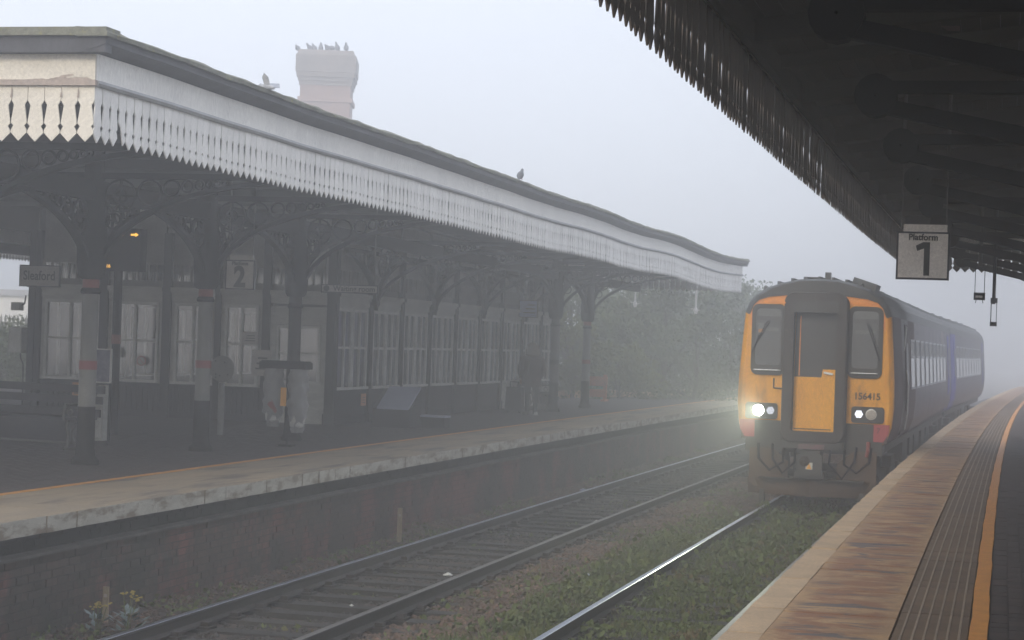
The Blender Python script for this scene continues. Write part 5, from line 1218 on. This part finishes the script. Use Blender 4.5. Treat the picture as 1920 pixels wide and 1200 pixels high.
for sg in (1, -1): MB().tube([(2.7, sg*1.385, 1.3), (2.72, sg*1.43, 1.6), (2.72, sg*1.43, 2.1), (2.7, sg*1.39, 2.4)], .014, 6).tube([(2.7, sg*1.33, 2.75), (2.7, sg*1.36, 3.2)], .014, 6).build('hand_rail', M_chrome, c1)
# the lit headlamp
ll = bpy.data.lights.new('headlamp', 'SPOT'); ll.energy = 260; ll.color = (.95, 1, .75); ll.spot_size = math.radians(40); ll.spot_blend = .9; ll.shadow_soft_size = .06
lo = bpy.data.objects.new('headlamp_beam', ll); scn.collection.objects.link(lo); lo.parent = c1; lo.location = (-.12, .97, 1.63)
lo.rotation_euler = (Vector((-1, .1, -.02))).to_track_quat('-Z', 'Y').to_euler()

# ------------------------------------------------------------------ trees, far fence, far building
def tree(label, s, t, H, Wd, m, n=9000, z0=PZ, leaf=.16, seed=0, group='trees beyond the far platform', base=.12):
    rg = random.Random(seed); r = sthing('tree', label, 'tree', s, t, z0-.5, group, rg.random()*6)
    b = MB(); hub = []
    b.tube([(0, 0, 0), (.05, .02, H*.2), (0, .08, H*.42), (.1, 0, H*.75)], [H*.028, H*.022, H*.015, H*.006], 8)
    C = []
    for k in range(26):
        a = rg.random()*6.28; zz = H*(base+(.95-base)*rg.random()); rad = Wd*math.sqrt(max(.05, 1-((zz/H-.5)/.55)**2))*(.35+.6*rg.random())
        p = Vector((rad*math.cos(a), rad*math.sin(a), zz)); C.append((p, Wd*(.2+.22*rg.random())))
        if k % 2 == 0: b.tube([(0, 0, zz*.45), p*.5+Vector((0, 0, zz*.25)), p], [H*.008, H*.005, .01], 5)
    b.build('trunk', M_bark, r, True)
    c = np.array([tuple(p) for p, _ in C]); rr_ = np.array([q for _, q in C]); idx = rng.integers(0, len(C), n)
    d = rng.normal(size=(n, 3)); d /= np.linalg.norm(d, axis=1)[:, None]; pos = c[idx]+d*(rr_[idx]*(.55+.5*rng.random(n)))[:, None]*np.array([1, 1, .8])
    pos = pos[pos[:, 2] > .1]; V, F = leaves(pos, leaf); quads('crown', V, F, m, r); return r
TS = [('dark leafy tree seen through the last arch of the canopy', 66, 13, 4.6, 2.3, M_leafA), ('tall dense tree rising to the canopy end', 68, 10.2, 4.9, 2.9, M_leafA), ('broad tree right of the far column', 72, 12.5, 5.2, 3.2, M_leafA),
      ('tree fading into fog just left of the train roof', 78, 9.8, 4.8, 2.8, M_leafA), ('foggy tree behind the end valance of the canopy', 76, 13.5, 4.7, 3.4, M_leafA), ('low rounded tree half lost in the fog beside the train', 86, 11.2, 5.2, 2.6, M_leafA),
      ('bright yellowing bush beside the end of the station building', 61.5, 11.9, 3.0, 1.3, M_leafB), ('low pale green bush behind the orange barrier', 63.5, 10.9, 2.2, 1.5, M_leafB), ('mid green bush filling the gap under the trees', 66, 8.8, 3.4, 2.0, M_leafA), ('long low bush along the platform end', 72, 8.6, 3.2, 2.2, M_leafA)]
for i, (lab, s, t, H, w, m) in enumerate(TS): tree(lab, s, t, H, w, m, 13000 if H > 4 else 6000, seed=i+3, base=.05, leaf=.15 if H > 4 else .1)
tree('faint thin tree far off at the right edge above the platform', 118, -6.6, 9.5, 2.6, M_leafA, 1600, seed=40, group=None, base=.5)
for i, (s, t, lab) in enumerate(((50, 25.3, 'pale bush behind the bench at the left edge'), (52, 26.6, 'bushy shrub against the palisade fence at the left edge'), (50.5, 24.2, 'low shrub close to the building corner at the left'))):
    tree(lab, s, t, 2.3, 1.4, M_leafA, 4000, seed=60+i, group='shrubs by the palisade fence', base=.02, leaf=.1)
fb_ = pt(55, 27, 0); fr_ = thing('palisade_fence', 'pale steel palisade fence behind the shrubs at the left edge', 'fence', fb_)
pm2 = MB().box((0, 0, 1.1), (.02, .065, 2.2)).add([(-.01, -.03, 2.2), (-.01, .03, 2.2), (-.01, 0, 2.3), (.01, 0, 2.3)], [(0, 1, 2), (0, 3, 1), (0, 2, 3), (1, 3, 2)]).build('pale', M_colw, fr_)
k = 0
for k in range(60):
    l = pt(55, 22+k*.14, PZ-.3)-fb_
    if k == 0: pm2.location = l; pm2.rotation_euler = (0, 0, phi(55))
    else: inst('pale', pm2, fr_, l, phi(55))
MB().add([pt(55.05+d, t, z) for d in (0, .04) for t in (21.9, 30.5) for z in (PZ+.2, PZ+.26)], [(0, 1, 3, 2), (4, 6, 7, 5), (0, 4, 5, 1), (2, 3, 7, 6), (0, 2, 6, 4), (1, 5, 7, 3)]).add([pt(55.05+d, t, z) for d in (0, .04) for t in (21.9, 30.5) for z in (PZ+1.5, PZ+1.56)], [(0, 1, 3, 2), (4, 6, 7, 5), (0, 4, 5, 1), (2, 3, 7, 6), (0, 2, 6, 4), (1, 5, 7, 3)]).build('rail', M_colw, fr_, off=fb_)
wb = thing('far_building', 'low white building with flat roof faint behind the fence at the left edge', 'building', pt(78, 42, 0), phi(78))
MB().bx(0, 8, -9, 9, 0, 3.9).build('wall', M_white, wb); MB().bx(-.2, 8.2, -9.2, 9.2, 3.9, 4.15).build('roof', M_bead, wb)
for k in range(5):
    w = MB().bx(-.05, .02, -7.6+k*3.3, -6.0+k*3.3, 1.4, 2.7).build('window', M_bead, wb); MB().bx(-.08, -.05, -7.7+k*3.3, -5.9+k*3.3, 1.32, 1.4).build('sill', M_bead, w)
# low kerb wall at the end of the far platform
o = thing('low_wall', 'low pale wall along the back of the far platform under the trees', 'wall', pt(60, 12, PZ))
MB().strip(60.5, 98, [(8.0+.0, PZ), (8.25, PZ), (8.25, PZ+.22), (8.0, PZ+.22)], 2, tw=lambda s: max(0, 4.2*(1-(s-60.5)/16))).build('coping', M_cope2, o, off=pt(60, 12, PZ))

# ------------------------------------------------------------------ fog
hz = MB().bx(-400, 400, -70, 400, -1.45, 15.5).build('haze', [bpy.data.materials.new('haze_air')])
m = hz.data.materials[0]; m.use_nodes = True; n = m.node_tree.nodes; n.clear()
pv = n.new('ShaderNodeVolumePrincipled'); pv.inputs['Color'].default_value = (.985, .99, 1, 1); pv.inputs['Density'].default_value = .011; pv.inputs['Anisotropy'].default_value = .62
oo = n.new('ShaderNodeOutputMaterial'); m.node_tree.links.new(pv.outputs[0], oo.inputs['Volume'])
stuff(hz, 'pale fog filling the air over the whole station', 'fog')
